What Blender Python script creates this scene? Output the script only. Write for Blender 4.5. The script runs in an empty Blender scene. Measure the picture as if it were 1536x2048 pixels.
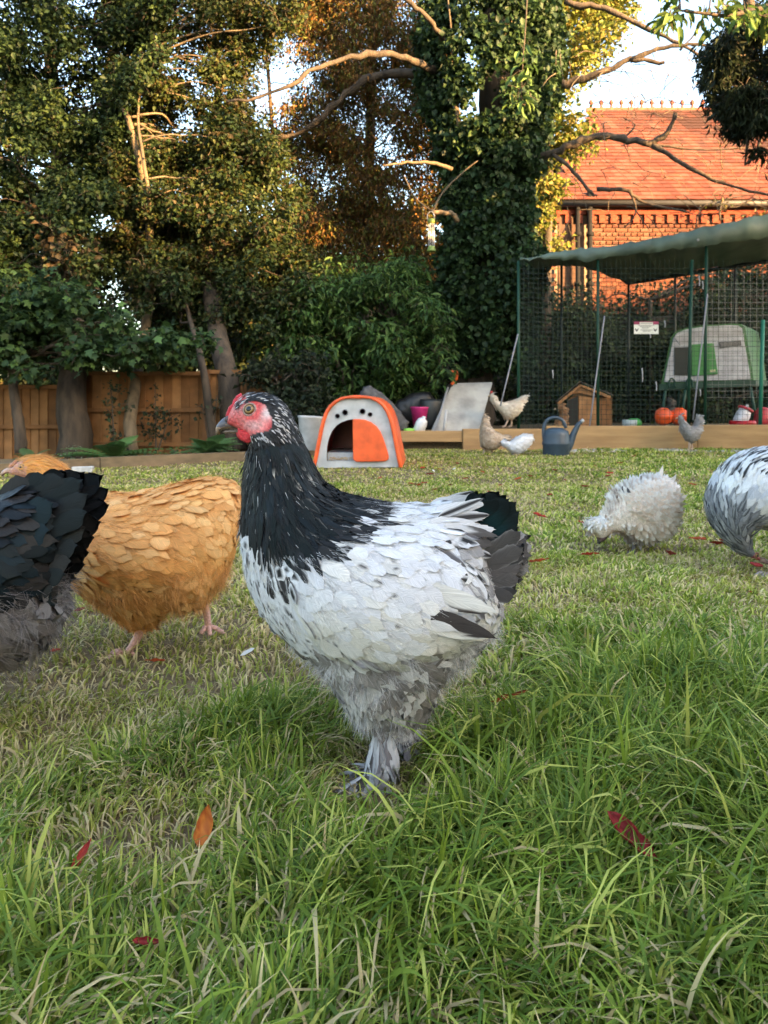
import bpy, bmesh, math, random
import numpy as np
from mathutils import Vector, Matrix
from mathutils.bvhtree import BVHTree

rng = np.random.default_rng(11)
random.seed(11)
scene = bpy.context.scene
COL = scene.collection

# ---------------------------------------------------------------- camera
CAMH, FPX, CX, HY = 0.478, 1540.0, 768.0, 808.0
cam_d = bpy.data.cameras.new("camera")
cam = bpy.data.objects.new("camera", cam_d)
COL.objects.link(cam)
cam.location = (0, 0, CAMH)
cam.rotation_euler = (math.radians(90), 0, 0)
cam_d.sensor_fit = 'VERTICAL'
cam_d.sensor_height = 36.0
cam_d.lens = 36.0 * FPX / 2048.0
cam_d.shift_y = (HY - 1024.0) / 2048.0
cam_d.clip_start = 0.05
cam_d.clip_end = 2000
cam_d.dof.use_dof = True
cam_d.dof.focus_distance = 0.95
cam_d.dof.aperture_fstop = 17.0
scene.camera = cam

# ---------------------------------------------------------------- sky, sun, exposure
SUN_EL, SUN_DIR = math.radians(13), Vector((0.74, -0.67, 0)).normalized()
world = bpy.data.worlds.new("World")
scene.world = world
world.use_nodes = True
wn = world.node_tree
sky = wn.nodes.new("ShaderNodeTexSky")
sky.sky_type = 'NISHITA'
sky.sun_disc = False
sky.sun_elevation = SUN_EL
sky.sun_rotation = math.atan2(SUN_DIR.x, SUN_DIR.y)
sky.air_density = 1.0
sky.dust_density = 2.5
sky.ozone_density = 1.0
wn.links.new(sky.outputs[0], wn.nodes["Background"].inputs[0])
wn.nodes["Background"].inputs[1].default_value = 0.10
sun_d = bpy.data.lights.new("sun", 'SUN')
sun_d.energy = 4.2
sun_d.angle = math.radians(0.6)
sun_d.color = (1.0, 0.60, 0.26)
sun = bpy.data.objects.new("sun", sun_d)
COL.objects.link(sun)
to_sun = Vector((SUN_DIR.x * math.cos(SUN_EL), SUN_DIR.y * math.cos(SUN_EL), math.sin(SUN_EL)))
sun.rotation_euler = to_sun.to_track_quat('Z', 'Y').to_euler()
sun.location = (8, -6, 12)
vs = scene.view_settings
vs.view_transform = 'Standard'
vs.look = 'None'
vs.exposure = 3.5
vs.use_white_balance = True
vs.white_balance_temperature = 7050
vs.white_balance_tint = 10
vs.gamma = 1.0
vs.use_curve_mapping = False
scene.cycles.max_bounces = 6
scene.cycles.transparent_max_bounces = 4

# ---------------------------------------------------------------- helpers
def S(r, g, b):
    f = lambda c: (c / 255 / 12.92) if c / 255 <= 0.04045 else ((c / 255 + 0.055) / 1.055) ** 2.4
    return (f(r), f(g), f(b))

def px(x, y, D):
    """a point at depth D metres seen at photo position (x, y)"""
    return Vector(((x - CX) / FPX * D, D, CAMH + (HY - y) / FPX * D))

def pxa(a, D):
    a = np.asarray(a, float)
    return np.stack([(a[:, 0] - CX) / FPX * D, np.full(len(a), float(D)), CAMH + (HY - a[:, 1]) / FPX * D], 1)

def gnd(x, y):
    D = FPX * CAMH / (y - HY)
    return Vector(((x - CX) / FPX * D, D, 0))

def nrm(a):
    return a / np.maximum(np.linalg.norm(a, axis=-1, keepdims=True), 1e-9)

def smooth01(t):
    t = np.clip(t, 0, 1)
    return t * t * (3 - 2 * t)

def in_poly(x, y, poly):
    x = np.asarray(x, float); y = np.asarray(y, float)
    ins = np.zeros(x.shape, bool)
    n = len(poly)
    for i in range(n):
        x0, y0 = poly[i]; x1, y1 = poly[(i + 1) % n]
        if y0 == y1: continue
        c = ((y0 > y) != (y1 > y)) & (x < (x1 - x0) * (y - y0) / (y1 - y0) + x0)
        ins ^= c
    return ins

class Noise2:
    def __init__(self, seed, n=64):
        self.g = np.random.default_rng(seed).random((n, n)); self.n = n
    def __call__(self, x, y):
        x = np.asarray(x, float); y = np.asarray(y, float)
        xi = np.floor(x).astype(int); yi = np.floor(y).astype(int)
        fx = smooth01(x - xi); fy = smooth01(y - yi)
        g = self.g; n = self.n
        a = g[xi % n, yi % n]; b = g[(xi + 1) % n, yi % n]; c = g[xi % n, (yi + 1) % n]; d = g[(xi + 1) % n, (yi + 1) % n]
        return (a * (1 - fx) + b * fx) * (1 - fy) + (c * (1 - fx) + d * fx) * fy
N1, N2, N3 = Noise2(1), Noise2(2), Noise2(3)
def fbm(x, y, s=1.0):
    return (N1(x * s, y * s) + .5 * N2(x * s * 2.1, y * s * 2.1) + .25 * N3(x * s * 4.3, y * s * 4.3)) / 1.75

def fastmesh(name, V, F, smooth=False, col=None, uv=None):
    V = np.ascontiguousarray(V, np.float32); F = np.ascontiguousarray(F, np.int32)
    me = bpy.data.meshes.new(name)
    me.vertices.add(len(V)); me.vertices.foreach_set('co', V.ravel())
    me.loops.add(F.size); me.loops.foreach_set('vertex_index', F.ravel())
    me.polygons.add(len(F)); me.polygons.foreach_set('loop_start', np.arange(len(F), dtype=np.int32) * F.shape[1])
    me.update(calc_edges=True)
    if smooth:
        me.polygons.foreach_set('use_smooth', np.ones(len(F), bool))
    if col is not None:
        at = me.color_attributes.new('col', 'FLOAT_COLOR', 'POINT')
        c4 = np.ones((len(V), 4), np.float32); c4[:, :3] = col
        at.data.foreach_set('color', c4.ravel())
    if uv is not None:
        ul = me.uv_layers.new(name='uv')
        ul.data.foreach_set('uv', np.ascontiguousarray(uv[F.ravel()], np.float32).ravel())
    return me

class MB:
    """collects faces of any size with a colour per vertex; build() links ONE mesh object"""
    def __init__(self): self.v = []; self.f = []; self.c = []
    def add(self, V, F, col=(1, 1, 1)):
        o = len(self.v)
        self.v += [tuple(p) for p in V]; self.f += [tuple(i + o for i in q) for q in F]
        self.c += [tuple(col)] * len(V)
        return self
    def box(self, lo, hi, col=(1, 1, 1), M=None, jit=0):
        x0, y0, z0 = lo; x1, y1, z1 = hi
        V = [Vector(p) for p in ((x0, y0, z0), (x1, y0, z0), (x1, y1, z0), (x0, y1, z0), (x0, y0, z1), (x1, y0, z1), (x1, y1, z1), (x0, y1, z1))]
        if jit: V = [p + Vector([random.uniform(-jit, jit) for _ in range(3)]) for p in V]
        if M is not None: V = [M @ p for p in V]
        return self.add(V, [(0, 3, 2, 1), (4, 5, 6, 7), (0, 1, 5, 4), (1, 2, 6, 5), (2, 3, 7, 6), (3, 0, 4, 7)], col)
    def tube(self, pts, rad, n=8, col=(1, 1, 1), caps=True, squash=None):
        pts = [Vector(p) for p in pts]; k = len(pts)
        if not hasattr(rad, '__len__'): rad = [rad] * k
        V = []; up = Vector((0.13, 0.2, 0.97))
        prev = None
        for i, p in enumerate(pts):
            t = (pts[min(i + 1, k - 1)] - pts[max(i - 1, 0)]).normalized()
            a = t.cross(prev if prev is not None else up)
            if a.length < 1e-4: a = t.cross(Vector((1, 0, 0)))
            a.normalize(); b = a.cross(t).normalized()
            prev = b
            for j in range(n):
                an = 2 * math.pi * j / n
                V.append(p + (a * math.cos(an) + b * math.sin(an)) * rad[i])
        F = [(i * n + j, i * n + (j + 1) % n, (i + 1) * n + (j + 1) % n, (i + 1) * n + j) for i in range(k - 1) for j in range(n)]
        if caps:
            F.append(tuple(range(n))); F.append(tuple((k - 1) * n + j for j in reversed(range(n))))
        return self.add(V, F, col)
    def lathe(self, prof, c, n=16, col=(1, 1, 1), M=None):
        """prof: list of (radius, z)"""
        V = []; k = len(prof)
        for r, z in prof:
            for j in range(n):
                an = 2 * math.pi * j / n
                p = Vector((r * math.cos(an), r * math.sin(an), z))
                if M is not None: p = M @ p
                V.append(p + Vector(c))
        F = [(i * n + j, i * n + (j + 1) % n, (i + 1) * n + (j + 1) % n, (i + 1) * n + j) for i in range(k - 1) for j in range(n)]
        if prof[0][0] > 1e-6: F.append(tuple(reversed(range(n))))
        if prof[-1][0] > 1e-6: F.append(tuple((k - 1) * n + j for j in range(n)))
        return self.add(V, F, col)
    def prism(self, poly, d, col=(1, 1, 1)):
        """poly: 3D points of a flat outline, extruded by vector d"""
        n = len(poly); d = Vector(d)
        V = [Vector(p) for p in poly] + [Vector(p) + d for p in poly]
        F = [tuple(range(n)), tuple(reversed(range(n, 2 * n)))] + [(i, n + i, n + (i + 1) % n, (i + 1) % n) for i in range(n)]
        return self.add(V, F, col)
    def grid(self, rows, col=(1, 1, 1)):
        m = len(rows[0]); V = [p for r in rows for p in r]
        F = [(i * m + j, i * m + j + 1, (i + 1) * m + j + 1, (i + 1) * m + j) for i in range(len(rows) - 1) for j in range(m - 1)]
        return self.add(V, F, col)
    def mesh(self, name, base=(0, 0, 0), smooth=False):
        b = Vector(base); me = bpy.data.meshes.new(name)
        me.from_pydata([tuple(Vector(p) - b) for p in self.v], [], self.f)
        at = me.color_attributes.new('col', 'FLOAT_COLOR', 'POINT')
        at.data.foreach_set('color', np.concatenate([np.array(self.c, np.float32).reshape(-1, 3), np.ones((len(self.v), 1), np.float32)], 1).ravel())
        bm = bmesh.new(); bm.from_mesh(me); bmesh.ops.recalc_face_normals(bm, faces=bm.faces); bm.to_mesh(me); bm.free()
        if smooth: me.polygons.foreach_set('use_smooth', np.ones(len(me.polygons), bool))
        return me

def link(name, me, mat, parent=None, loc=(0, 0, 0), kind=None, label=None, cat=None, group=None):
    o = bpy.data.objects.new(name, me); COL.objects.link(o)
    if me is not None and mat is not None and not me.materials: me.materials.append(mat)
    o.location = loc
    if parent is not None: o.parent = parent
    if kind: o['kind'] = kind
    if label: o['label'] = label
    if cat: o['category'] = cat
    if group: o['group'] = group
    return o

def thing(name, label, cat, loc, group=None):
    o = link(name, None, None, None, loc, None, label, cat, group)
    o.empty_display_size = 0.05
    return o

def base_of(p):
    q = p
    v = Vector((0, 0, 0))
    while q is not None: v += q.location; q = q.parent
    return v

def part(name, mb, mat, parent, smooth=False, kind=None, label=None, bevel=0):
    """a part: world-space geometry re-based on its parent"""
    o = link(name, mb.mesh(name, base_of(parent), smooth), mat, parent, (0, 0, 0), kind, label)
    if bevel:
        m = o.modifiers.new('bevel', 'BEVEL'); m.width = bevel; m.segments = 2; m.limit_method = 'ANGLE'
    return o

def solo(name, mb, mat, base, label=None, cat=None, group=None, kind=None, smooth=False, bevel=0):
    o = link(name, mb.mesh(name, base, smooth), mat, None, base, kind, label, cat, group)
    if bevel:
        m = o.modifiers.new('bevel', 'BEVEL'); m.width = bevel; m.segments = 2; m.limit_method = 'ANGLE'
    return o

def apart(name, V, F, mat, parent, col=None, uv=None, smooth=False, kind=None, label=None, normals=None):
    b = np.array(base_of(parent)); me = fastmesh(name, V - b, F, smooth, col, uv)
    if normals is not None: me.normals_split_custom_set_from_vertices(np.ascontiguousarray(normals, np.float32))
    return link(name, me, mat, parent, (0, 0, 0), kind, label)

def catmull(pts, n=6):
    pts = [Vector(p) for p in pts]
    if len(pts) < 3: 
        return [pts[0].lerp(pts[-1], i / n) for i in range(n + 1)]
    out = []
    P_ = [pts[0] * 2 - pts[1]] + pts + [pts[-1] * 2 - pts[-2]]
    for i in range(1, len(P_) - 2):
        p0, p1, p2, p3 = P_[i - 1:i + 3]
        for k in range(n):
            t = k / n
            out.append(0.5 * ((2 * p1) + (p2 - p0) * t + (2 * p0 - 5 * p1 + 4 * p2 - p3) * t * t + (3 * p1 - p0 - 3 * p2 + p3) * t ** 3))
    out.append(pts[-1])
    return out

def lin(a, b, n): return [a + (b - a) * i / (n - 1) for i in range(n)]

# ---------------------------------------------------------------- materials
def new_mat(name):
    m = bpy.data.materials.new(name); m.use_nodes = True
    nt = m.node_tree
    return m, nt, nt.nodes['Principled BSDF']

def ramp_mix(nt, fac, a, b):
    mx = nt.nodes.new('ShaderNodeMix'); mx.data_type = 'RGBA'
    if fac is not None: nt.links.new(fac, mx.inputs[0])
    for sock, v in ((mx.inputs[6], a), (mx.inputs[7], b)):
        if isinstance(v, tuple): sock.default_value = (*v, 1)
        else: nt.links.new(v, sock)
    return mx.outputs[2]

def noise_fac(nt, scale, detail=4, stretch=None, lo=.35, hi=.65, coord='Object'):
    tc = nt.nodes.new('ShaderNodeTexCoord')
    no = nt.nodes.new('ShaderNodeTexNoise'); no.inputs['Scale'].default_value = scale; no.inputs['Detail'].default_value = detail
    src = tc.outputs[coord]
    if stretch:
        mp = nt.nodes.new('ShaderNodeMapping'); mp.inputs['Scale'].default_value = stretch
        nt.links.new(src, mp.inputs[0]); src = mp.outputs[0]
    nt.links.new(src, no.inputs['Vector'])
    mr = nt.nodes.new('ShaderNodeMapRange'); mr.inputs[1].default_value = lo; mr.inputs[2].default_value = hi
    nt.links.new(no.outputs[0], mr.inputs[0])
    return mr.outputs[0], no.outputs[0]

def M_solid(name, a, b=None, rough=.6, scale=6, stretch=None, bump=0, bscale=None, metallic=0, spec=.5, coat=0):
    m, nt, bs = new_mat(name)
    b = b or tuple(c * .75 for c in a)
    f, raw = noise_fac(nt, scale, 5, stretch)
    nt.links.new(ramp_mix(nt, f, a, b), bs.inputs['Base Color'])
    bs.inputs['Roughness'].default_value = rough; bs.inputs['Metallic'].default_value = metallic
    bs.inputs['Specular IOR Level'].default_value = spec; bs.inputs['Coat Weight'].default_value = coat
    if bump:
        _, r2 = noise_fac(nt, bscale or scale * 6, 6, stretch)
        bp = nt.nodes.new('ShaderNodeBump'); bp.inputs['Strength'].default_value = bump; bp.inputs['Distance'].default_value = .01
        nt.links.new(r2, bp.inputs['Height']); nt.links.new(bp.outputs[0], bs.inputs['Normal'])
    return m

def M_attr(name, rough=.6, trans=0.0, spec=.4, scale=30, var=.25, sheen=0, bump=0):
    m, nt, bs = new_mat(name)
    at = nt.nodes.new('ShaderNodeAttribute'); at.attribute_name = 'col'
    f, raw = noise_fac(nt, scale, 4)
    mul = nt.nodes.new('ShaderNodeMix'); mul.data_type = 'RGBA'; mul.blend_type = 'MULTIPLY'; mul.inputs[0].default_value = 1
    nt.links.new(at.outputs['Color'], mul.inputs[6])
    nt.links.new(ramp_mix(nt, f, (1, 1, 1), (1 - var,) * 3), mul.inputs[7])
    nt.links.new(mul.outputs[2], bs.inputs['Base Color'])
    bs.inputs['Roughness'].default_value = rough; bs.inputs['Specular IOR Level'].default_value = spec
    bs.inputs['Sheen Weight'].default_value = sheen
    if bump:
        bp = nt.nodes.new('ShaderNodeBump'); bp.inputs['Strength'].default_value = bump; bp.inputs['Distance'].default_value = .003
        nt.links.new(raw, bp.inputs['Height']); nt.links.new(bp.outputs[0], bs.inputs['Normal'])
    if trans:
        tr = nt.nodes.new('ShaderNodeBsdfTranslucent'); nt.links.new(mul.outputs[2], tr.inputs[0])
        ms = nt.nodes.new('ShaderNodeMixShader'); ms.inputs[0].default_value = trans
        nt.links.new(bs.outputs[0], ms.inputs[1]); nt.links.new(tr.outputs[0], ms.inputs[2])
        nt.links.new(ms.outputs[0], nt.nodes['Material Output'].inputs[0])
    return m

def M_feather(name, rough=.55, spec=.35, trans=.12, irid=None):
    m, nt, bs = new_mat(name)
    at = nt.nodes.new('ShaderNodeAttribute'); at.attribute_name = 'col'
    uv = nt.nodes.new('ShaderNodeUVMap'); sp = nt.nodes.new('ShaderNodeSeparateXYZ'); nt.links.new(uv.outputs[0], sp.inputs[0])
    def math_(op, a, b=None):
        n = nt.nodes.new('ShaderNodeMath'); n.operation = op
        for i, v in enumerate((a, b)):
            if v is None: continue
            if isinstance(v, (int, float)): n.inputs[i].default_value = v
            else: nt.links.new(v, n.inputs[i])
        return n.outputs[0]
    au = math_('ABSOLUTE', sp.outputs[0])
    barb = math_('SUBTRACT', math_('MULTIPLY', sp.outputs[1], 34.0), math_('MULTIPLY', au, 16.0))
    tc = nt.nodes.new('ShaderNodeCombineXYZ'); nt.links.new(barb, tc.inputs[0]); nt.links.new(math_('MULTIPLY', sp.outputs[0], 1.2), tc.inputs[1])
    geo = nt.nodes.new('ShaderNodeTexCoord')
    va = nt.nodes.new('ShaderNodeVectorMath'); va.operation = 'MULTIPLY_ADD'
    nt.links.new(geo.outputs['Object'], va.inputs[0]); va.inputs[1].default_value = (9, 9, 9); nt.links.new(tc.outputs[0], va.inputs[2])
    no = nt.nodes.new('ShaderNodeTexNoise'); no.inputs['Scale'].default_value = 1.0; no.inputs['Detail'].default_value = 2
    nt.links.new(va.outputs[0], no.inputs['Vector'])
    mr = nt.nodes.new('ShaderNodeMapRange'); mr.inputs[1].default_value = .3; mr.inputs[2].default_value = .7; mr.inputs[3].default_value = .72; mr.inputs[4].default_value = 1.08
    nt.links.new(no.outputs[0], mr.inputs[0])
    sc = nt.nodes.new('ShaderNodeVectorMath'); sc.operation = 'SCALE'
    nt.links.new(at.outputs['Color'], sc.inputs[0]); nt.links.new(mr.outputs[0], sc.inputs['Scale'])
    base = sc.outputs[0]
    if irid:
        lw = nt.nodes.new('ShaderNodeLayerWeight'); lw.inputs[0].default_value = .35
        bs.inputs['Coat Weight'].default_value = .03; bs.inputs['Coat Tint'].default_value = (*irid, 1); bs.inputs['Coat Roughness'].default_value = .3
        bs.inputs['Specular Tint'].default_value = (*irid, 1)
    nt.links.new(base, bs.inputs['Base Color'])
    bs.inputs['Roughness'].default_value = rough; bs.inputs['Specular IOR Level'].default_value = spec
    bp = nt.nodes.new('ShaderNodeBump'); bp.inputs['Strength'].default_value = .35; bp.inputs['Distance'].default_value = .0015
    nt.links.new(no.outputs[0], bp.inputs['Height']); nt.links.new(bp.outputs[0], bs.inputs['Normal'])
    if trans:
        tr = nt.nodes.new('ShaderNodeBsdfTranslucent'); nt.links.new(base, tr.inputs[0])
        ms = nt.nodes.new('ShaderNodeMixShader'); ms.inputs[0].default_value = trans
        nt.links.new(bs.outputs[0], ms.inputs[1]); nt.links.new(tr.outputs[0], ms.inputs[2])
        nt.links.new(ms.outputs[0], nt.nodes['Material Output'].inputs[0])
    return m

MAT = dict(
    leaf=M_attr('leaf', .55, .30, .22, 3, .35), grass=M_attr('grass_blade', .45, .28, .18, 9, .25),
    bark=M_solid('bark', (.075, .055, .038), (.028, .022, .016), .9, 14, (1, 1, .22), 1.0, 45),
    pale_bark=M_solid('pale_bark', (.15, .11, .065), (.07, .055, .035), .85, 12, (1, 1, .25), .8, 45),
    fence_wood=M_attr('fence_wood', .8, 0, .2, 7, .35, 0, .3), timber=M_solid('timber', (.42, .26, .115), (.30, .175, .075), .75, 3, (.6, 4, 6), .3, 30),
    old_timber=M_solid('old_timber', (.20, .14, .08), (.12, .09, .05), .85, 4, (.6, 4, 6), .3, 30),
    paint=M_attr('plain_surface', .55, 0, .4, 12, .15), plastic=M_attr('moulded_plastic', .42, 0, .45, 11, .28), rough=M_attr('rough_surface', .9, 0, .2, 25, .35, 0, .5),
    feather=M_feather('feather'), gloss_feather=M_feather('glossy_black_feather', .45, .16, 0, (.45, .75, .80)),
    skin=M_attr('bird_skin', .6, 0, .3, 260, .35, 0, .9), horn=M_attr('horn', .35, 0, .5, 90, .3, 0, .3), eye=M_attr('bird_eye', .04, 0, .6, 300, .12),
    metal=M_solid('grey_metal', (.35, .36, .38), (.22, .23, .24), .4, 20, None, .1, 60, .7),
)
def pl(*a): return [(a[i], a[i + 1]) for i in range(0, len(a), 2)]
ALL = pl(-9999, -9999, 9999, -9999, 9999, 9999, -9999, 9999)
# ================================================================ ground and lawn
def gz(x, y):
    x = np.asarray(x, float); y = np.asarray(y, float)
    drop = -0.12 * smooth01((y - 6.6) / 1.2) * smooth01((-0.9 - x) / .5)
    rise = 0.20 * smooth01((y - 8.16) / .1) * smooth01((x - .15) / .25)
    bump = .016 * (fbm(x, y, 2.3) - .5) + .05 * (fbm(x + 9, y, .4) - .5) * smooth01((y - 2) / 3) * (1 - smooth01((y - 6) / 2))
    return drop + rise + bump

gx = np.concatenate([np.linspace(-150, -9, 18), np.linspace(-8.5, 11, 150), np.linspace(12, 150, 18)])
gy = np.concatenate([np.linspace(-60, -1, 12), np.linspace(-.5, 10.5, 150), np.linspace(11, 220, 25)])
XX, YY = np.meshgrid(gx, gy)
V = np.stack([XX, YY, gz(XX, YY)], -1).reshape(-1, 3)
w = len(gx)
ii = np.arange(len(gy) - 1)[:, None] * w + np.arange(w - 1)[None, :]
F = np.stack([ii, ii + 1, ii + w + 1, ii + w], -1).reshape(-1, 4)
mg, nt, bs = new_mat('soil_and_thatch')
f1, _ = noise_fac(nt, 2.2, 6); f2, r2 = noise_fac(nt, 60, 5)
c1 = ramp_mix(nt, f1, (.11, .078, .036), (.16, .105, .05)); c2 = ramp_mix(nt, f2, (.06, .042, .02), (.22, .155, .075))
nt.links.new(ramp_mix(nt, None, c1, c2), bs.inputs['Base Color']); bs.inputs['Roughness'].default_value = .95
bp = nt.nodes.new('ShaderNodeBump'); bp.inputs['Strength'].default_value = .8; bp.inputs['Distance'].default_value = .01
nt.links.new(r2, bp.inputs['Height']); nt.links.new(bp.outputs[0], bs.inputs['Normal'])
link('ground', fastmesh('ground', V, F, True), mg, kind='structure')

def lush(x, y):
    """how long and green the grass grows: tufts by the camera, worn dry turf beyond"""
    v = .55 * fbm(x * 3.1, y * 3.1) + .45 * fbm(x * 9 + 5, y * 9)
    v = (v - .5) * 1.5 + .34
    for (a, b, s, k) in ((.02, .72, .16, .75), (.42, .98, .22, .7), (.65, 1.2, .22, .55), (-.13, 1.12, .10, .5), (-.33, .66, .12, .45), (-.25, 1.06, .12, .45), (.35, .68, .13, .4), (-.42, .9, .09, .35), (.2, .86, .1, .3),
                         (-.30, 1.30, .22, -.5), (-.55, 1.6, .35, -.35), (-.27, .82, .085, -.75), (0.1, 3.4, .5, -.1), (.1, 1.25, .15, -.2), (-.15, .62, .06, -.4), (.3, .8, .07, -.3), (-.01, .96, .07, -.8), (.0, .86, .06, -.25)):
        v = v + k * np.exp(-((x - a) ** 2 + (y - b) ** 2) / (2 * s * s))
    v = v + .25 * smooth01((x - .6) / 2) * smooth01((y - 1.5) / 2) - .15 * smooth01((y - 1.2) / .6)
    return np.clip(v, 0, 1.2)

HEN_FEET = [(-.02, 1.0, .07)]
def blades(N, y0, y1, seed, nseg, hmul, wmul, straw=0.0, margin=1.5):
    r = np.random.default_rng(seed)
    y = np.sqrt(r.random(N * 2) * (y1 ** 2 - y0 ** 2) + y0 ** 2)
    x = (r.random(N * 2) - .5) * (y * 1.0 * margin + .15)
    keep = (y < 7.95 + .15 * r.random(N * 2)) & ~((x < -.95) & (y > 5.75 + (x + 2.6) * .52))
    L = lush(x, y)
    keep &= r.random(N * 2) < np.clip(.24 + .85 * L + .22 * smooth01((y - 1.3) / .8), .05, 1)
    x, y, L = x[keep][:N], y[keep][:N], L[keep][:N]
    n = len(x)
    hgt = (.016 + .020 * r.random(n) + .074 * L ** 1.5 * (.35 + .65 * r.random(n))) * hmul
    tall = (r.random(n) < .02) & (L > .35); hgt = np.where(tall, hgt * 1.5, hgt)
    wid = (.0011 + .0010 * r.random(n) + .0016 * np.clip(L, 0, 1) * r.random(n)) * wmul
    az = r.random(n) * 2 * np.pi
    # tufts lean in a shared direction
    ta = fbm(x * 6 + 3, y * 6) * 12
    az = np.where(r.random(n) < .6, ta + r.normal(0, .7, n), az)
    lean = np.abs(r.normal(.35, .3, n)); bend = np.abs(r.normal(.7, .5, n)) * (.5 + hgt / .06 * .5)
    dry = r.random(n) < np.clip(.50 - .45 * L, .07, .65)
    if straw: dry = r.random(n) < straw
    lean = np.where(dry, lean + .5 * r.random(n), lean)
    dirv = np.stack([np.cos(az), np.sin(az)], 1)
    fa = az + np.pi / 2 + r.normal(0, .5, n)
    side = np.stack([np.cos(fa), np.sin(fa), r.normal(0, .25, n)], 1)
    z0 = gz(x, y) - .003
    rows = []
    for k in range(nseg + 1):
        t = k / nseg
        ang = lean * t + bend * t * t * .8
        hor = hgt * t * np.sin(np.clip(ang, 0, 1.9)); ver = hgt * t * np.cos(np.clip(ang, 0, 1.75))
        c = np.stack([x + dirv[:, 0] * hor, y + dirv[:, 1] * hor, z0 + ver], 1)
        ww = wid * (1 - t ** 2.2) * (.75 + .5 * min(1, t * 3))
        if k < nseg: rows += [c - side * ww[:, None], c + side * ww[:, None]]
        else: rows.append(c)
    Vv = np.stack(rows, 1)                     # n, 2*nseg+1, 3
    m = 2 * nseg + 1
    tri = []
    for k in range(nseg - 1):
        a = 2 * k; tri += [(a, a + 1, a + 3), (a, a + 3, a + 2)]
    a = 2 * (nseg - 1); tri.append((a, a + 1, a + 2))
    Ff = (np.arange(n)[:, None, None] * m + np.array(tri)[None]).reshape(-1, 3)
    g1, g2, g3 = np.array((.20, .275, .032)), np.array((.075, .14, .022)), np.array((.42, .45, .10))
    st1, st2 = np.array((.60, .50, .27)), np.array((.42, .32, .16))
    q = r.random((n, 1)); q2 = r.random((n, 1))
    c = g1 * q + g2 * (1 - q); c = np.where(q2 > .78, g3, c)
    yel = smooth01((.55 - L) / .5)[:, None] * .5
    c = c * (1 - yel) + np.array((.38, .37, .085)) * yel
    c = np.where(dry[:, None], st1 * q + st2 * (1 - q), c)
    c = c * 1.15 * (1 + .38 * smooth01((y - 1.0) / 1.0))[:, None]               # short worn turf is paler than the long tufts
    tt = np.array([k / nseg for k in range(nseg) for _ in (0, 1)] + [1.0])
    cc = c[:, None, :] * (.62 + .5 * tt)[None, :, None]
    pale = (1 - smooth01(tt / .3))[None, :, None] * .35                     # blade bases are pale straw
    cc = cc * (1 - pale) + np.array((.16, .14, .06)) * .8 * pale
    return Vv.reshape(-1, 3), Ff, cc.reshape(-1, 3)

def grass_obj(name, label, *sets):
    Vs, Fs, Cs, o = [], [], [], 0
    for V, F, C in sets:
        Vs.append(V); Fs.append(F + o); Cs.append(C); o += len(V)
    link(name, fastmesh(name, np.concatenate(Vs), np.concatenate(Fs), False, np.concatenate(Cs)), MAT['grass'], kind='stuff', label=label, cat='grass')
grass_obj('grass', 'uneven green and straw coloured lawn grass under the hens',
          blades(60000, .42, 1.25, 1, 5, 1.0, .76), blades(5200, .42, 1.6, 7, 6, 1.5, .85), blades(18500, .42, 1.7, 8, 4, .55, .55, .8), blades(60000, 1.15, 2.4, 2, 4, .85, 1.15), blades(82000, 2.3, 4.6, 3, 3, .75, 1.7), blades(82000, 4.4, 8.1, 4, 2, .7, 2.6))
# ================================================================ an unseen house added on the sunny side to shade the lawn
def shade_house():
    c = Vector((0.80 * 13, -0.60 * 13, 0)); u = Vector((0.60, 0.80, 0)); n = Vector((0.80, -0.60, 0))
    rt = thing('neighbour_house', 'long brick house whose shadow covers the lawn, outside the frame', 'house', c)
    Hh, L = 4.6, 17
    P = lambda a, b, z: c + u * a + n * b + Vector((0, 0, z))
    m = MB()
    V = [P(-L, 0, -.1), P(L, 0, -.1), P(L, 7, -.1), P(-L, 7, -.1), P(-L, 0, Hh), P(L, 0, Hh), P(L, 7, Hh), P(-L, 7, Hh), P(-L, 3.5, Hh + 2.6), P(L, 3.5, Hh + 2.6)]
    m.add(V, [(0, 1, 5, 4), (2, 3, 7, 6), (1, 2, 6, 9, 5), (3, 0, 4, 8, 7)], (.32, .16, .10))
    part('wall', m, MAT['rough'], rt)
    m = MB(); m.add([P(-L - .3, -.4, Hh - .3), P(L + .3, -.4, Hh - .3), P(L + .3, 3.5, Hh + 2.65), P(-L - .3, 3.5, Hh + 2.65), P(-L - .3, 7.4, Hh - .3), P(L + .3, 7.4, Hh - .3)], [(0, 1, 2, 3), (3, 2, 5, 4)], (.30, .13, .09))
    part('roof', m, MAT['rough'], rt)
shade_house()

# ================================================================ brick house with tiled hipped roof
HD = 14.0
house_base = Vector((3.1, HD, 0))
house = thing('brick_house', 'orange brick house with red tiled roof behind the chicken run', 'house', house_base)
hs = HD / FPX
X0, X1, ZE = (1107 - CX) * hs, 9.6, CAMH + (HY - 408) * hs
m = MB(); m.box((X0 + .02, HD + .012, -.1), (X1, HD + 6.2, ZE + .05), (.24, .18, .135))
wall = part('wall', m, MAT['rough'], house)
wb = base_of(wall)
BR = [tuple(c * .62 for c in q) for q in (S(128, 80, 62), S(136, 88, 70), S(120, 72, 56), S(110, 66, 54), S(138, 96, 80), S(100, 68, 58))]
def brick_mesh(name, w, h, d, col):
    mm = MB(); e = .006
    mm.box((0, 0, 0), (w, d, h), col)
    for i, v in enumerate(mm.v): mm.v[i] = (v[0] + (e if v[0] < w / 2 else -e) * (v[1] < d / 2), v[1], v[2] + (e if v[2] < h / 2 else -e) * (v[1] < d / 2))
    me = mm.mesh(name); me.materials.append(MAT['rough']); return me
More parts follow.
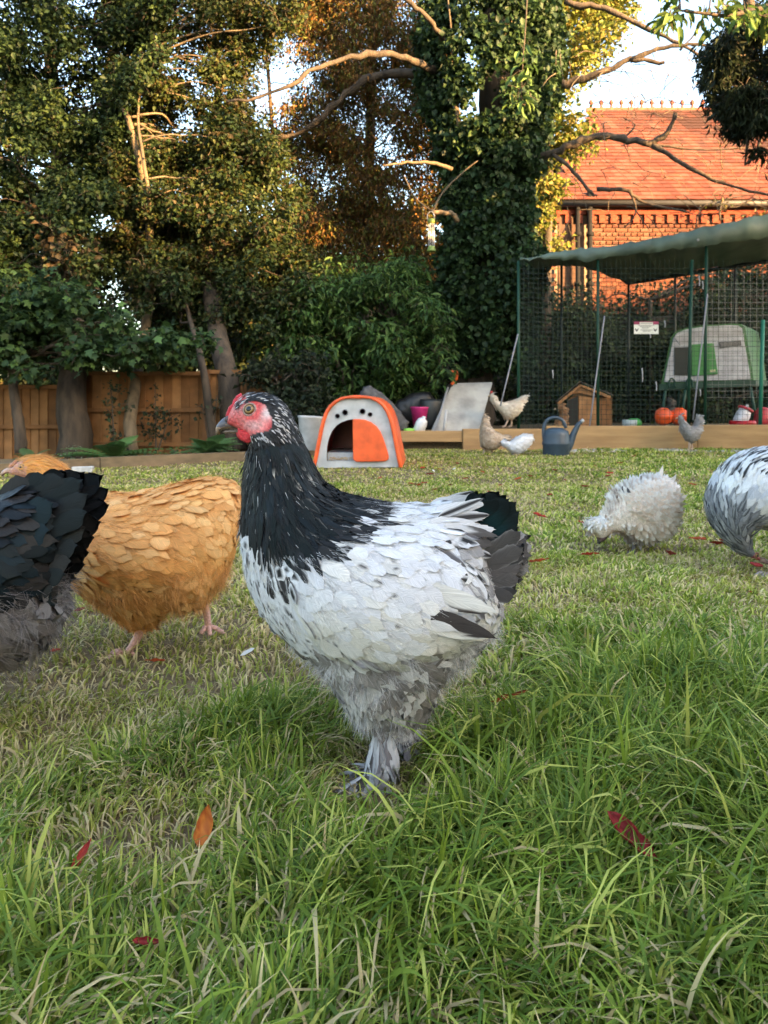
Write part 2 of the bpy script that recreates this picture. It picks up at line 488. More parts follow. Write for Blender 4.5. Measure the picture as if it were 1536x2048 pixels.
bm_s = [brick_mesh('brick', .215, .065, .03, c) for c in BR]; bm_h = [brick_mesh('brick_end', .1025, .065, .03, c) for c in BR]
cand = []
row = 0; z = 0.0
XR0, XR1 = (1128 - CX) * hs, (1163 - CX) * hs           # recessed strip
while z < ZE - .22:
    x = X0 - (.0 if row % 2 == 0 else 0.056); k = row % 2; i = 0
    while x < X1 - .25:
        head = (row % 2 == 1); w = .1025 if head else .215
        if not (XR0 - .12 < x + w / 2 < XR1 + .05): cand.append((x, z, head))
        x += w + .010; i += 1
    z += .075; row += 1
def seen(c):
    p = c; X = p[0] / HD * FPX + CX; Y = HY - (p[1] - CAMH) * FPX / HD
    return X < 1395 and 440 < Y < 505 + max(0, (1200 - X)) * .9 and X > 1107
vis = [c for c in cand if seen(c)]; vis.sort(key=lambda c: (c[2], -c[1])); big = set(vis[:290])
rest = MB()
for c in cand:
    k = random.randrange(6)
    if c in big:
        o = bpy.data.objects.new('brick', (bm_h if c[2] else bm_s)[k]); COL.objects.link(o); o.parent = wall
        o.location = Vector((c[0], HD - .018 + random.uniform(-.003, .003), c[1])) - wb
    else:
        w = .1025 if c[2] else .215
        rest.box((c[0], HD - .016, c[1]), (c[0] + w, HD + .014, c[1] + .065), BR[k])
part('brickwork', rest, MAT['rough'], wall, kind='stuff')
# recess lining, dentil course, cornice, gutter, pipes
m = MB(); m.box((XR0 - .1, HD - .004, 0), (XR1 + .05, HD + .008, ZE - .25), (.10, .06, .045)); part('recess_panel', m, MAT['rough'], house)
m = MB(); m.box((X0 - .02, HD - .06, ZE - .20), (X1, HD + .01, ZE - .10), S(120, 60, 46)); part('cornice', m, MAT['rough'], house)
dm = MB(); dm.box((0, 0, 0), (.105, .07, .15), S(124, 64, 50)); dme = dm.mesh('dentil'); dme.materials.append(MAT['rough'])
x = X0
while x < 8.2:
    o = bpy.data.objects.new('dentil', dme); COL.objects.link(o); o.parent = house; o.location = Vector((x, HD - .055, ZE - .355)) - house_base; x += .205
m = MB(); m.tube([(X0 - .15, HD - .17, ZE - .03), (X1, HD - .17, ZE - .03)], .062, 10, (.05, .05, .05)); part('gutter', m, MAT['paint'], house, True)
for xx, zt in ((1152, 408), (1176, 385)):
    X = (xx - CX) * hs; m = MB(); m.tube([(X, HD - .13, -.05), (X, HD - .13, CAMH + (HY - zt) * hs)], .05 if xx > 1160 else .042, 10, (.012, .012, .013))
    for zz in (1.6, 2.6, 3.5): m.tube([(X, HD - .13, zz), (X, HD - .13, zz + .07)], .068, 10, (.012, .012, .013))
    part('downpipe', m, MAT['rough'], house, True)
# roof
E0 = Vector((X0 - .15, HD - .22, ZE + .02)); RD, RZ = 17.1, CAMH + (HY - 222) * 17.1 / FPX
R0X = (1182 - CX) / FPX * RD
m = MB()
m.add([E0 + Vector((0, 0, -.02)), Vector((X1 + .4, HD - .22, ZE)), Vector((X1 + .4, RD, RZ)), Vector((R0X, RD, RZ)), Vector((E0.x, 20.2, ZE)), Vector((X1 + .4, 20.2, ZE))], [(0, 1, 2, 3), (3, 2, 5, 4), (0, 3, 4)], (.16, .07, .05))
roof = part('roof', m, MAT['rough'], house)
sl = Vector((0, RD - (HD - .22), RZ - ZE)); SL = sl.length; sn = sl.normalized(); nr_ = Vector((0, -sn.z, sn.y))
TC = [tuple(c * .66 for c in q) for q in (S(128, 76, 62), S(122, 70, 58), S(132, 82, 68), S(116, 66, 56), S(132, 88, 76), S(100, 68, 60))]
def tile_mesh(col):
    mm = MB(); w, l, t = .172, .20, .014
    a = [Vector((0, 0, 0)), Vector((w, 0, 0)), Vector((w, 0, 0)) + sn * l, sn * l]
    off = nr_ * t
    V = [p + nr_ * (.026 if i < 2 else .004) for i, p in enumerate(a)]
    V = V + [p + off for p in V]
    mm.add(V, [(4, 5, 6, 7), (0, 1, 5, 4), (1, 2, 6, 5), (3, 0, 4, 7)], col)
    me = mm.mesh('tile'); me.materials.append(MAT['rough']); return me
tms = [tile_mesh(c) for c in TC]; rows_n = 28; gauge = SL / rows_n
rb = base_of(roof); restt = MB(); nind = 0; tl = []
for i in range(rows_n):
    tfr = i / rows_n; xl = E0.x + (R0X - E0.x) * tfr; x = xl + (.086 if i % 2 else 0)
    while x < X1 + .2:
        p = Vector((x, HD - .22, ZE)) + sn * (i * gauge) + nr_ * random.uniform(0, .006)
        X = p.x / p.y * FPX + CX; tl.append((p, X)); x += .176
tl_vis = sorted([i for i, (p, X) in enumerate(tl) if 1130 < X < 1480], key=lambda i: tl[i][0].y)[:290]; tv = set(tl_vis)
for i, (p, X) in enumerate(tl):
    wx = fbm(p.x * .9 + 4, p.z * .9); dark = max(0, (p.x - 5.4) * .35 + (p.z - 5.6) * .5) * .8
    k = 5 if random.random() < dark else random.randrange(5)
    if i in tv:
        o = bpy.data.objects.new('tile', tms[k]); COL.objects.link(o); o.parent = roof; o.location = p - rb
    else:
        for_me = tms[k]
        o_ = len(restt.v); vs_ = [Vector(v.co) + p for v in for_me.vertices]
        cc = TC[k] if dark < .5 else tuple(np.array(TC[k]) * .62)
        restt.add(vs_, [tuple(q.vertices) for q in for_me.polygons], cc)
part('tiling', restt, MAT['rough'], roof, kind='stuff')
fm = MB(); fm.box((-.11, -.03, 0), (.11, .03, .09), S(140, 84, 70)); fm.lathe([(.03, .09), (.022, .15), (.05, .19), (.05, .22), (.015, .27), (.002, .29)], (0, 0, 0), 6, S(126, 76, 64))
fme = fm.mesh('ridge_finial'); fme.materials.append(MAT['rough'])
x = R0X
while x < X1:
    o = bpy.data.objects.new('ridge_finial', fme); COL.objects.link(o); o.parent = roof; o.location = Vector((x, RD, RZ - .02)) - rb; x += .225

# ================================================================ fence
FD = 8.0
fs = FD / FPX
fz = lambda y: CAMH + (HY - y) * fs
fence = thing('timber_fence', 'brown close-board timber fence behind the left border', 'fence', ((250 - CX) * fs, FD, -.12))
FW = [S(148, 108, 70), S(136, 96, 60), S(154, 114, 76), S(124, 88, 56)]
for (xa, xb, yt, ym, yb) in ((-900, -330, 772, 853, 930), (-330, 166, 772, 853, 930), (166, 415, 745, 820, 888), (415, 560, 742, 818, 888)):
    x = (xa - CX) * fs; xe = (xb - CX) * fs
    while x < xe - .02:
        w = min(.098, xe - x); m = MB()
        c = tuple(np.array(random.choice(FW)) * random.uniform(.82, 1.1))
        m.prism([(x, FD, fz(yb) - .14), (x + w, FD - .012, fz(yb) - .14), (x + w, FD - .012, fz(yt + random.uniform(-1, 1))), (x, FD, fz(yt))], (0, .012, 0), c)
        part('board', m, MAT['fence_wood'], fence); x += .092
    for yy in (yt + 2, ym, yb):
        m = MB(); m.box((( xa - CX) * fs + .03, FD - .055, fz(yy) - .02), (xe - .03, FD - .016, fz(yy) + .02), S(128, 92, 60)); part('rail', m, MAT['fence_wood'], fence)
    m = MB(); m.box((xe - .035, FD - .075, -.25), (xe + .035, FD - .014, fz(yt) + .03), S(116, 82, 54)); part('post', m, MAT['fence_wood'], fence)

# border edging boards
eb = [(-420, 982), (-60, 953), (200, 934), (495, 921), (560, 916), (640, 911)]
EBL = ['weathered border edging board running out of the left edge', 'weathered border edging board behind the buff hen\'s head', 'weathered border edging board in front of the spreading fern', 'weathered border edging board behind the black-necked hen\'s head', 'weathered border edging board ending at the orange coop']
for a, b, lb in zip(eb[:-1], eb[1:], EBL):
    p, q = gnd(*a), gnd(*b); d = (q - p).normalized(); nn = Vector((-d.y, d.x, 0)); m = MB()
    m.prism([p + d * .004 + Vector((0, 0, -.1)), q - d * .004 + Vector((0, 0, -.1)), q - d * .004 + Vector((0, 0, .072 + random.uniform(-.004, .004))), p + d * .004 + Vector((0, 0, .072))], nn * .045)
    solo('edging_board', m, MAT['old_timber'], (p + q) / 2, lb, 'edging', 'timber boards edging the left border')

# timber sleepers along the run
def sleeper(xa, xb, ya, yb, D, label, dj=0):
    a, b = px(xa, ya, D), px(xb, ya, D + dj); m = MB(); zl = px(0, yb, D).z
    m.prism([(a.x, a.y, zl), (b.x, b.y, zl), (b.x, b.y, b.z), (a.x, a.y, a.z)], (0, .11, 0))
    solo('timber_sleeper', m, MAT['timber'], (a + b) / 2 - Vector((0, 0, .1)), label, 'sleeper', 'timbers edging the chicken run', bevel=.006)
sleeper(800, 925, 862, 884, 8.05, 'narrow timber at the foot of the leaning board')
sleeper(926, 1092, 858, 900, 8.03, 'timber beam behind the beige and white hens')
sleeper(1093, 1395, 852, 900, 8.0, 'long pale timber beam behind the watering can')
sleeper(1396, 1760, 850, 897, 8.0, 'timber beam behind the pale grey hen, reaching the right edge')

# ================================================================ foliage
def leaf_set(C, size, asp, pal, r, up=.5, out=None, droop=.3, tpl='diamond', var=.18):
    n = len(C)
    N = nrm(r.normal(0, 1, (n, 3)) * .75 + np.array([0, -.25, up * 1.4]) + (out * .4 if out is not None else 0))
    d = r.normal(0, 1, (n, 3)) + np.array([0, 0, -droop * 2]) + (out * .8 if out is not None else 0)
    d = nrm(d - (d * N).sum(1, keepdims=True) * N); s = np.cross(N, d)
    L = size * (.6 + .7 * r.random(n)); W = L * asp * .5
    if tpl == 'diamond': T = [(0, 0, 0), (.45, -1, .16), (.45, 1, .16), (1, 0, -.12)]; F = [(0, 2, 3), (0, 3, 1)]
    elif tpl == 'long': T = [(0, 0, 0), (.3, -.9, .12), (.3, .9, .12), (.7, -.8, .06), (.7, .8, .06), (1, 0, -.22), (.5, 0, -.02)]; F = [(0, 2, 6), (0, 6, 1), (6, 2, 4), (6, 3, 1), (6, 4, 5), (6, 5, 3)]
    else:   # 'palm': five-lobed
        T = [(.05, 0, 0), (.1, .9, -.05), (.32, .5, .02), (.55, 1.0, -.08), (.62, .42, .02), (1, 0, -.15), (.62, -.42, .02), (.55, -1.0, -.08), (.32, -.5, .02), (.1, -.9, -.05), (.4, 0, .05)]
        F = [(10, i, i + 1) for i in range(0, 9)] + [(10, 9, 0)]
    T = np.array(T, float)
    V = C[:, None, :] + d[:, None, :] * (L[:, None] * T[None, :, 0])[..., None] + s[:, None, :] * (W[:, None] * T[None, :, 1])[..., None] + N[:, None, :] * (L[:, None] * T[None, :, 2])[..., None]
    F = (np.arange(n)[:, None, None] * len(T) + np.array(F)[None]).reshape(-1, 3)
    pal = np.array(pal); c = pal[r.integers(0, len(pal), n)] * np.exp(r.normal(0, var, (n, 1)))
    return V.reshape(-1, 3), F, np.clip(np.repeat(c, len(T), 0), 0, 1)

def blob_points(blobs, per, r, shell=.45):
    """blobs: (x, y, D, radius px) -> leaf centres and outward directions"""
    Cs, Os = [], []
    for (x, y, D, R) in blobs:
        n = max(6, int(per * (R / 45.0) ** 2)); o = nrm(r.normal(0, 1, (n, 3))); rad = R / FPX * D
        q = r.random((n, 1)) ** shell * rad * np.array([1, 1, .8]) * (1 + .25 * r.normal(0, 1, (n, 1)))
        c = np.array(px(x, y, D)); Cs.append(c + o * q); Os.append(o)
    return np.concatenate(Cs), np.concatenate(Os)

def fill(poly, Ds, n, Rs, r):
    p = np.array(poly, float); out = []
    while len(out) < n:
        x = r.uniform(p[:, 0].min(), p[:, 0].max()); y = r.uniform(p[:, 1].min(), p[:, 1].max())
        if in_poly(np.array([x]), np.array([y]), poly)[0]: out.append((x, y, r.uniform(*Ds), r.uniform(*Rs)))
    return out

def wiggle_path(a, b, r, sag=.08, n=5):
    a, b = Vector(a), Vector(b); L = (b - a).length; pts = [a]
    for i in range(1, n):
        t = i / n; pts.append(a.lerp(b, t) + Vector(r.normal(0, sag * L * .5, 3)) + Vector((0, 0, math.sin(t * math.pi) * sag * L)))
    return pts + [b]

def tree(name, label, trunks, blobs, per, size, asp, pal, seed, cat='tree', bark='bark', limbs=1.0, tpl='diamond', up=.5, droop=.3, limb_r=.011, extra=(), shell=.45, twigs=3, crown='crown', trunk_name='trunk', group=None):
    """trunks: list of (points as (x, y, D), r0, r1); extra: bare branches the same way"""
    r = np.random.default_rng(seed)
    b0 = px(*trunks[0][0][0]) if trunks else px(*blobs[0][:3])
    root = thing(name, label, cat, b0, group)
    tp = []
    for pts, r0, r1 in trunks:
        P = catmull([px(*q) for q in pts], 5); k = len(P); m = MB()
        m.tube([p + Vector(r.normal(0, r0 * .06, 3)) for p in P], [r0 + (r1 - r0) * i / (k - 1) for i in range(k)], 12); part(trunk_name, m, MAT[bark], root, True); tp += P
    m = MB(); nb = 0
    for (x, y, D, R) in blobs:
        c = px(x, y, D)
        if tp and r.random() < limbs * .45:
            low = [q for q in tp if q.z < c.z + .1] or tp
            a = min(low, key=lambda q: (q - c).length + .3 * abs(c.z - q.z))
            L = (c - a).length
            if L > .12:
                pth = catmull(wiggle_path(a, c, r), 3); k = len(pth); rr_ = min(.05, limb_r * (.6 + .5 * L)); m.tube(pth, [rr_ * (1 - .75 * i / (k - 1)) for i in range(k)], 6); nb += 1
        rad = R / FPX * D
        for _ in range(twigs):
            e = c + Vector(r.normal(0, 1, 3)).normalized() * rad * 1.1
            m.tube(catmull(wiggle_path(c, e, r, .12, 3), 2), [.005, .005, .004, .004, .003, .003, .002], 4); nb += 1
    if nb: part('limbs', m, MAT[bark], root, True, kind='stuff')
    for pts, r0, r1 in extra:
        P = catmull([px(*q) for q in pts], 5); k = len(P); m = MB(); m.tube([p + Vector(r.normal(0, r0 * .22, 3)) for p in P], [(r0 + (r1 - r0) * i / (k - 1)) * (1 + r.normal(0, .13)) for i in range(k)], 7); part('branch', m, MAT[bark], root, True)
    if blobs:
        C, O = blob_points(blobs, per, r, shell)
        V, F, cc = leaf_set(C, size, asp, pal, r, up, O, droop, tpl)
        apart(crown, V, F, MAT['leaf'], root, cc, kind='stuff')
    return root

RF = np.random.default_rng(77)
HOLLY = [(.022, .045, .015), (.032, .060, .019), (.017, .036, .015), (.050, .080, .022)]
MIX = [(.034, .054, .015), (.050, .075, .019), (.026, .044, .015), (.075, .085, .02), (.06, .045, .018)]
tree('holly_tree', 'dark small-leaved tree filling the top left corner, trunk against the fence', [([(150, 915, 7.7), (146, 800, 7.75), (140, 640, 8.2), (120, 400, 8.9), (100, 100, 9.4), (90, -150, 9.6)], .17, .05)],
     fill(pl(-160,-160, 300,-160, 330,100, 300,420, 200,560, -160,600), (7.9, 9.8), 260, (26, 56), RF), 400, .058, .62, HOLLY, 101)
tree('slender_tree', 'slender pale twin-stemmed tree with stems catching golden sun', [([(262, 905, 7.6), (262, 820, 7.75), (296, 620, 8.7), (298, 430, 8.6), (266, 270, 8.25), (240, 190, 8.5), (222, 60, 9.2)], .07, .014), ([(302, 500, 8.6), (298, 400, 8.3), (284, 300, 8.2), (276, 230, 8.25), (290, 120, 8.5)], .028, .008)],
     fill(pl(180,-160, 590,-160, 580,20, 500,150, 430,420, 400,560, 280,570, 200,480, 230,200), (8.25, 10.2), 250, (24, 46), RF), 400, .056, .6, MIX, 102, bark='pale_bark')
tree('thin_branched_tree', 'sparse leaves and thin twigs crossing the bright sky gap', [([(560, 860, 10.8), (560, 600, 10.9), (550, 350, 11.0), (530, 60, 11.0), (520, -120, 11.0)], .05, .015)],
     fill(pl(440,-40, 610,-40, 610,300, 480,330, 440,200), (10.4, 11.2), 26, (20, 36), RF), 120, .06, .6, MIX, 118, twigs=8)
tree('leaning_tree', 'dark leafy tree leaning over the fence behind the black-necked hen', [([(470, 905, 7.9), (455, 760, 8.0), (430, 640, 8.5), (410, 480, 9.2), (420, 300, 9.8), (450, 120, 10.2)], .13, .05), ([(430, 900, 7.7), (405, 730, 7.8), (375, 620, 8.5), (340, 480, 9.2)], .05, .008)],
     fill(pl(300,330, 480,230, 560,300, 600,420, 640,560, 560,640, 480,700, 380,690, 280,640, 240,520), (8.2, 10.2), 200, (24, 48), RF), 380, .058, .6, MIX + HOLLY, 103)
tree('sycamore_tree', 'broad-leaved tree hanging low over the left end of the fence', [([(42, 905, 7.3), (38, 850, 7.3), (28, 790, 7.35), (20, 700, 7.45), (0, 600, 7.6)], .058, .03)],
     fill(pl(-160,550, 120,565, 240,620, 420,665, 430,705, 340,722, 220,728, 100,740, -160,752), (7.0, 8.1), 120, (26, 46), RF), 130, .082, .95, [(.05, .10, .032), (.038, .08, .032), (.07, .13, .036), (.03, .065, .03)], 104, tpl='palm', up=.9, droop=.5)
tree('copper_leaved_tree', 'bronze-tinted foliage at the left edge above the broad leaves', [([(-60, 905, 8.3), (-40, 700, 8.3), (-10, 560, 8.3), (20, 460, 8.4)], .07, .02)],
     fill(pl(-160,420, 100,430, 190,520, 160,600, -160,610), (7.9, 8.7), 26, (26, 44), RF), 110, .075, .8, [(.10, .065, .03), (.07, .055, .03), (.05, .07, .03)], 105)
tree('holly_tree', 'dark small-leaved tree standing outside the left edge', [([(-420, 915, 7.9), (-420, 700, 8.2), (-400, 400, 8.8), (-410, -100, 9.2)], .16, .05)],
     fill(pl(-700,-160, -140,-160, -140,720, -700,740), (7.9, 10.0), 130, (34, 66), RF), 330, .068, .62, HOLLY, 117)
tree('brown_conifer', 'brown twiggy conifer glowing orange left of the ivy-clad trunk', [([(720, 860, 11.0), (730, 600, 11.2), (740, 300, 12.2), (745, 0, 12.6), (748, -200, 12.6)], .13, .04)],
     fill(pl(540,-160, 890,-160, 890,480, 860,560, 760,560, 640,500, 600,420, 560,260, 600,120), (10.4, 12.2), 300, (28, 52), RF), 330, .075, .28, [(.22, .115, .035), (.28, .14, .04), (.12, .13, .03), (.16, .15, .03), (.12, .07, .03)], 106, up=.1, droop=1.3, twigs=9)
tree('evergreen_shrub', 'big mid-green shrub with long leaves behind the orange coop', [([(700, 880, 9.0), (690, 780, 9.0), (660, 680, 9.1)], .05, .02), ([(740, 880, 9.2), (770, 760, 9.2), (790, 640, 9.3)], .05, .02), ([(640, 870, 8.8), (610, 760, 8.8), (580, 680, 8.9)], .04, .015)],
     fill(pl(560,610, 640,560, 720,520, 820,530, 880,570, 895,700, 890,790, 760,800, 640,800, 540,790, 520,700), (8.5, 9.9), 150, (28, 46), RF), 150, .095, .34, [(.055, .12, .03), (.075, .15, .035), (.04, .09, .03), (.10, .17, .045)], 107, cat='shrub', tpl='long', up=.9, droop=.7)

# the ivy-clad tree
IV = np.random.default_rng(5)
ivy_blobs = []
for y in range(-160, 735, 17):
    t = (y + 160) / 900
    w = 118 - 18 * t + 22 * math.sin(y / 70.0) + (38 if y < 330 else 0) - (12 if y > 450 else 0)
    cxr = 985 - 12 * t + (12 if y > 500 else 0)
    for k in range(11):
        a = IV.uniform(0, 2 * math.pi)
        if math.sin(a) > .75: continue
        ivy_blobs.append((cxr + w * .74 * math.cos(a), y + IV.uniform(-12, 12), 9.5 + .52 * math.sin(a) * (w / 110), IV.uniform(20, 34)))
ivy = tree('ivy_clad_tree', 'tall tree trunk thickly wrapped in dark ivy beside the run', [([(945, 905, 9.6), (948, 780, 9.6), (965, 600, 9.6), (985, 400, 9.6), (990, 150, 9.6), (985, -200, 9.6)], .26, .17)],
     ivy_blobs, 400, .074, .85, [(.024, .052, .020), (.034, .070, .024), (.018, .040, .018), (.050, .095, .03)], 108, limbs=0, twigs=0, crown='ivy', up=.15, droop=1.0, bark='bark',
     extra=[([(868, 140, 9.1), (800, 112, 8.8), (720, 112, 8.6), (640, 135, 8.4), (560, 180, 8.3), (455, 206, 8.2)], .05, .012),
            ([(880, 150, 9.8), (760, 150, 10.2), (690, 190, 10.3), (620, 255, 10.4), (545, 275, 10.5), (490, 238, 10.6)], .075, .02),
            ([(884, 78, 8.9), (860, 40, 8.7), (815, 0, 8.6), (780, -40, 8.5)], .035, .02),
            ([(1070, 320, 9.3), (1110, 305, 9.1), (1165, 280, 9.0), (1230, 272, 8.9), (1300, 288, 8.8)], .055, .036), ([(1300, 288, 8.8), (1335, 265, 8.75), (1352, 225, 8.7)], .034, .022), ([(1300, 288, 8.8), (1380, 335, 8.6), (1460, 372, 8.4), (1560, 395, 8.3)], .03, .010), ([(1300, 288, 8.8), (1400, 300, 8.7), (1490, 296, 8.6)], .016, .006),
            ([(1105, 310, 9.1), (1140, 335, 9.0), (1180, 385, 8.9), (1195, 390, 8.9)], .028, .012), ([(1195, 378, 8.9), (1250, 380, 8.8), (1290, 405, 8.8), (1380, 425, 8.7)], .028, .012), ([(1262, 385, 8.8), (1272, 425, 8.8), (1250, 455, 8.8)], .014, .006), ([(1272, 420, 8.8), (1300, 462, 8.7)], .010, .004), ([(1120, 170, 9.2), (1200, 148, 9.0), (1260, 120, 8.9), (1330, 125, 8.8)], .05, .02), ([(1260, 120, 8.9), (1330, 95, 8.8), (1410, 90, 8.7), (1500, 110, 8.6)], .03, .008), ([(1130, 4, 9.2), (1210, 20, 9.1), (1300, 60, 9.0), (1370, 95, 8.9), (1440, 130, 8.8)], .04, .014), ([(1250, 275, 8.9), (1270, 250, 8.9), (1245, 235, 8.9)], .012, .005), ([(1360, 100, 8.9), (1395, 60, 8.8), (1410, 10, 8.8)], .014, .006)])
for nm, pts, r0, r1 in (('branch', [(912, 182, 8.9), (914, 215, 8.9), (918, 255, 8.95)], .035, .028), ('branch', [(910, 185, 8.9), (905, 130, 8.85), (903, 70, 8.8), (895, -10, 8.7)], .014, .008), ('branch', [(912, 185, 8.9), (945, 155, 8.8), (985, 100, 8.7), (1020, 55, 8.65), (1022, 30, 8.6)], .015, .007), ('branch', [(915, 442, 8.9), (900, 425, 8.8), (862, 424, 8.7)], .032, .026), ('branch', [(866, 422, 8.7), (885, 385, 8.7), (925, 345, 8.65), (955, 322, 8.6)], .013, .006), ('branch', [(860, 420, 8.7), (830, 395, 8.7), (808, 350, 8.7)], .011, .005), ('branch', [(903, 338, 8.9), (860, 325, 8.8), (815, 325, 8.75), (765, 332, 8.7)], .026, .010)):
    m = MB(); P = catmull([px(*q) for q in pts], 4); k = len(P); m.tube([p + Vector(RF.normal(0, r0 * .2, 3)) for p in P], [r0 + (r1 - r0) * i / (k - 1) for i in range(k)], 7); part(nm, m, MAT['pale_bark'], ivy, True)
# fine bare twigs along the right-hand branches
m = MB()
for _ in range(150):
    x, y = RF.uniform(1110, 1560), RF.uniform(90, 440); D = RF.uniform(8.3, 9.3); a = px(x, y, D)
    e = a + Vector((RF.normal(.1, .22), RF.normal(0, .2), RF.normal(-.25, .18)))
    m.tube(catmull(wiggle_path(a, e, RF, .12, 3), 2), [.006, .005, .005, .004, .003, .003, .002], 4)
part('twigs', m, MAT['pale_bark'], ivy, True, kind='stuff')

LIME = [(.14, .17, .03), (.20, .22, .04), (.10, .14, .03), (.24, .20, .05)]
tree('yellow_green_tree', 'yellow-green leafy tree between the ivy trunk and brick house', [([(1090, 860, 11.2), (1092, 600, 11.2), (1098, 350, 11.3), (1105, 100, 11.4), (1110, -100, 11.5)], .09, .03)],
     fill(pl(1030,-160, 1290,-160, 1240,40, 1200,130, 1130,170, 1120,230, 1175,260, 1165,330, 1120,360, 1110,430, 1120,520, 1030,560, 1020,300), (10.2, 12.2), 190, (20, 42), RF), 230, .08, .65, LIME, 109)
tree('drooping_conifer', 'dark drooping conifer hanging in at the top right corner', [([(1640, 900, 7.2), (1630, 500, 7.2), (1600, 150, 7.2), (1590, -200, 7.2)], .16, .09), ([(1490, 330, 6.9), (1505, 180, 6.9), (1500, 40, 6.9), (1490, -80, 6.9)], .008, .06)],
     fill(pl(1420,120, 1450,50, 1560,-20, 1720,-20, 1720,420, 1560,340, 1515,320, 1470,260, 1415,190), (6.3, 7.5), 190, (18, 36), RF), 420, .085, .16, [(.022, .036, .018), (.034, .05, .024), (.018, .03, .016)], 110, up=.0, droop=1.6, twigs=7)
tree('overhanging_branch', 'pale green leaf sprays overhanging the top right edge', [([(1720, -60, 6.2), (1620, -40, 6.1), (1540, 10, 6.0), (1450, 30, 5.9), (1360, 20, 5.9)], .03, .008)],
     fill(pl(1330,-60, 1640,-60, 1640,110, 1540,110, 1420,60, 1330,40), (5.6, 6.3), 26, (18, 36), RF), 34, .12, .36, [(.10, .18, .04), (.075, .14, .035), (.13, .2, .05)], 111, tpl='long', droop=1.0, cat='branch')
tree('hanging_spray', 'single hanging spray of pale green leaves before the ivy', [([(1056, -60, 8.3), (1052, 40, 8.2), (1046, 120, 8.1), (1042, 200, 8.05)], .008, .003)],
     [(1050, 100, 8.15, 20), (1045, 145, 8.1, 26), (1040, 180, 8.1, 26), (1050, 210, 8.1, 24), (1030, 200, 8.1, 18), (1062, 195, 8.1, 18)], 34, .13, .36, [(.11, .19, .05), (.085, .16, .045)], 112, tpl='long', droop=1.4, limbs=0, cat='branch')
tree('undergrowth_shrub', 'dark low shrubbery behind the heap beside the ivy-clad trunk', [([(800, 880, 9.8), (800, 800, 9.8), (800, 740, 9.8)], .03, .01)],
     fill(pl(540,740, 900,740, 1000,700, 1040,700, 1040,860, 540,870), (9.9, 10.8), 90, (28, 44), RF), 200, .08, .6, [(.022, .035, .018), (.03, .045, .02)], 115, cat='shrub')
tree('shade_shrub', 'very dark shrub between the fence end and the orange coop', [([(560, 905, 7.7), (560, 830, 7.7), (555, 770, 7.7)], .03, .01)],  # added shrub: its near-black leaves stand for the deep shade here
     fill(pl(478,760, 540,720, 640,720, 660,800, 650,870, 620,885, 500,892), (7.5, 8.3), 48, (22, 38), RF), 230, .07, .55, [(.018, .03, .014), (.026, .042, .018), (.014, .022, .012)], 116, cat='shrub')
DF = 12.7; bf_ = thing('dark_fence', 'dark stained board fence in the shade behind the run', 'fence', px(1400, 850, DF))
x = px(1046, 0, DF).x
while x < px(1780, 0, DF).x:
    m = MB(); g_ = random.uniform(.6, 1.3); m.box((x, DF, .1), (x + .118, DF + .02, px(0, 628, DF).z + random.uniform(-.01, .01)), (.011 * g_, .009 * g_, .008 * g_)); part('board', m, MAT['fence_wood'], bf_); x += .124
# hedge and climbers behind the run
tree('dark_hedge', 'dark overgrown hedge behind the chicken run', [([(1300, 850, 11.6), (1300, 700, 11.6), (1300, 600, 11.6)], .06, .03)],
     fill(pl(1040,590, 1140,575, 1220,610, 1300,590, 1390,560, 1480,540, 1760,520, 1760,840, 1040,840), (11.0, 12.4), 170, (34, 56), RF), 240, .08, .6, HOLLY + [(.05, .06, .025)], 113, cat='hedge', limbs=.4)
tree('house_climber', 'small brown-green climber growing on the house eaves', [([(1440, 440, 13.7), (1440, 420, 13.7), (1445, 400, 13.7)], .02, .01)],
     fill(pl(1405,405, 1440,395, 1490,400, 1536,400, 1700,400, 1700,450, 1420,440), (13.4, 13.8), 16, (14, 26), RF), 80, .07, .6, [(.12, .09, .03), (.09, .11, .03), (.15, .12, .04)], 114, cat='climber')
# trees far beyond the fence
for i, (xa, xb, y0, y1, D, lab) in enumerate(((-250, 330, 200, 800, 17, 'distant dark tree seen through gaps behind the left foliage'), (300, 640, 430, 800, 18, 'distant dark tree seen behind the leaning tree'), (560, 930, 380, 800, 19, 'distant dark tree seen behind the brown conifer'), (880, 1120, 260, 800, 18, 'distant dark tree seen behind the ivy-clad trunk'))):
    tree('distant_tree', lab, [([((xa + xb) / 2, 860, D), ((xa + xb) / 2, 600, D), ((xa + xb) / 2, y0 + 100, D)], .16, .05)], fill(pl(xa,y1, xa,y0 + 60, (xa + xb) / 2,y0, xb,y0 + 60, xb,y1), (D - 1.2, D + 1.2), 90, (40, 70), RF), 260, .15, .6, HOLLY + MIX, 120 + i, group='trees beyond the fence')

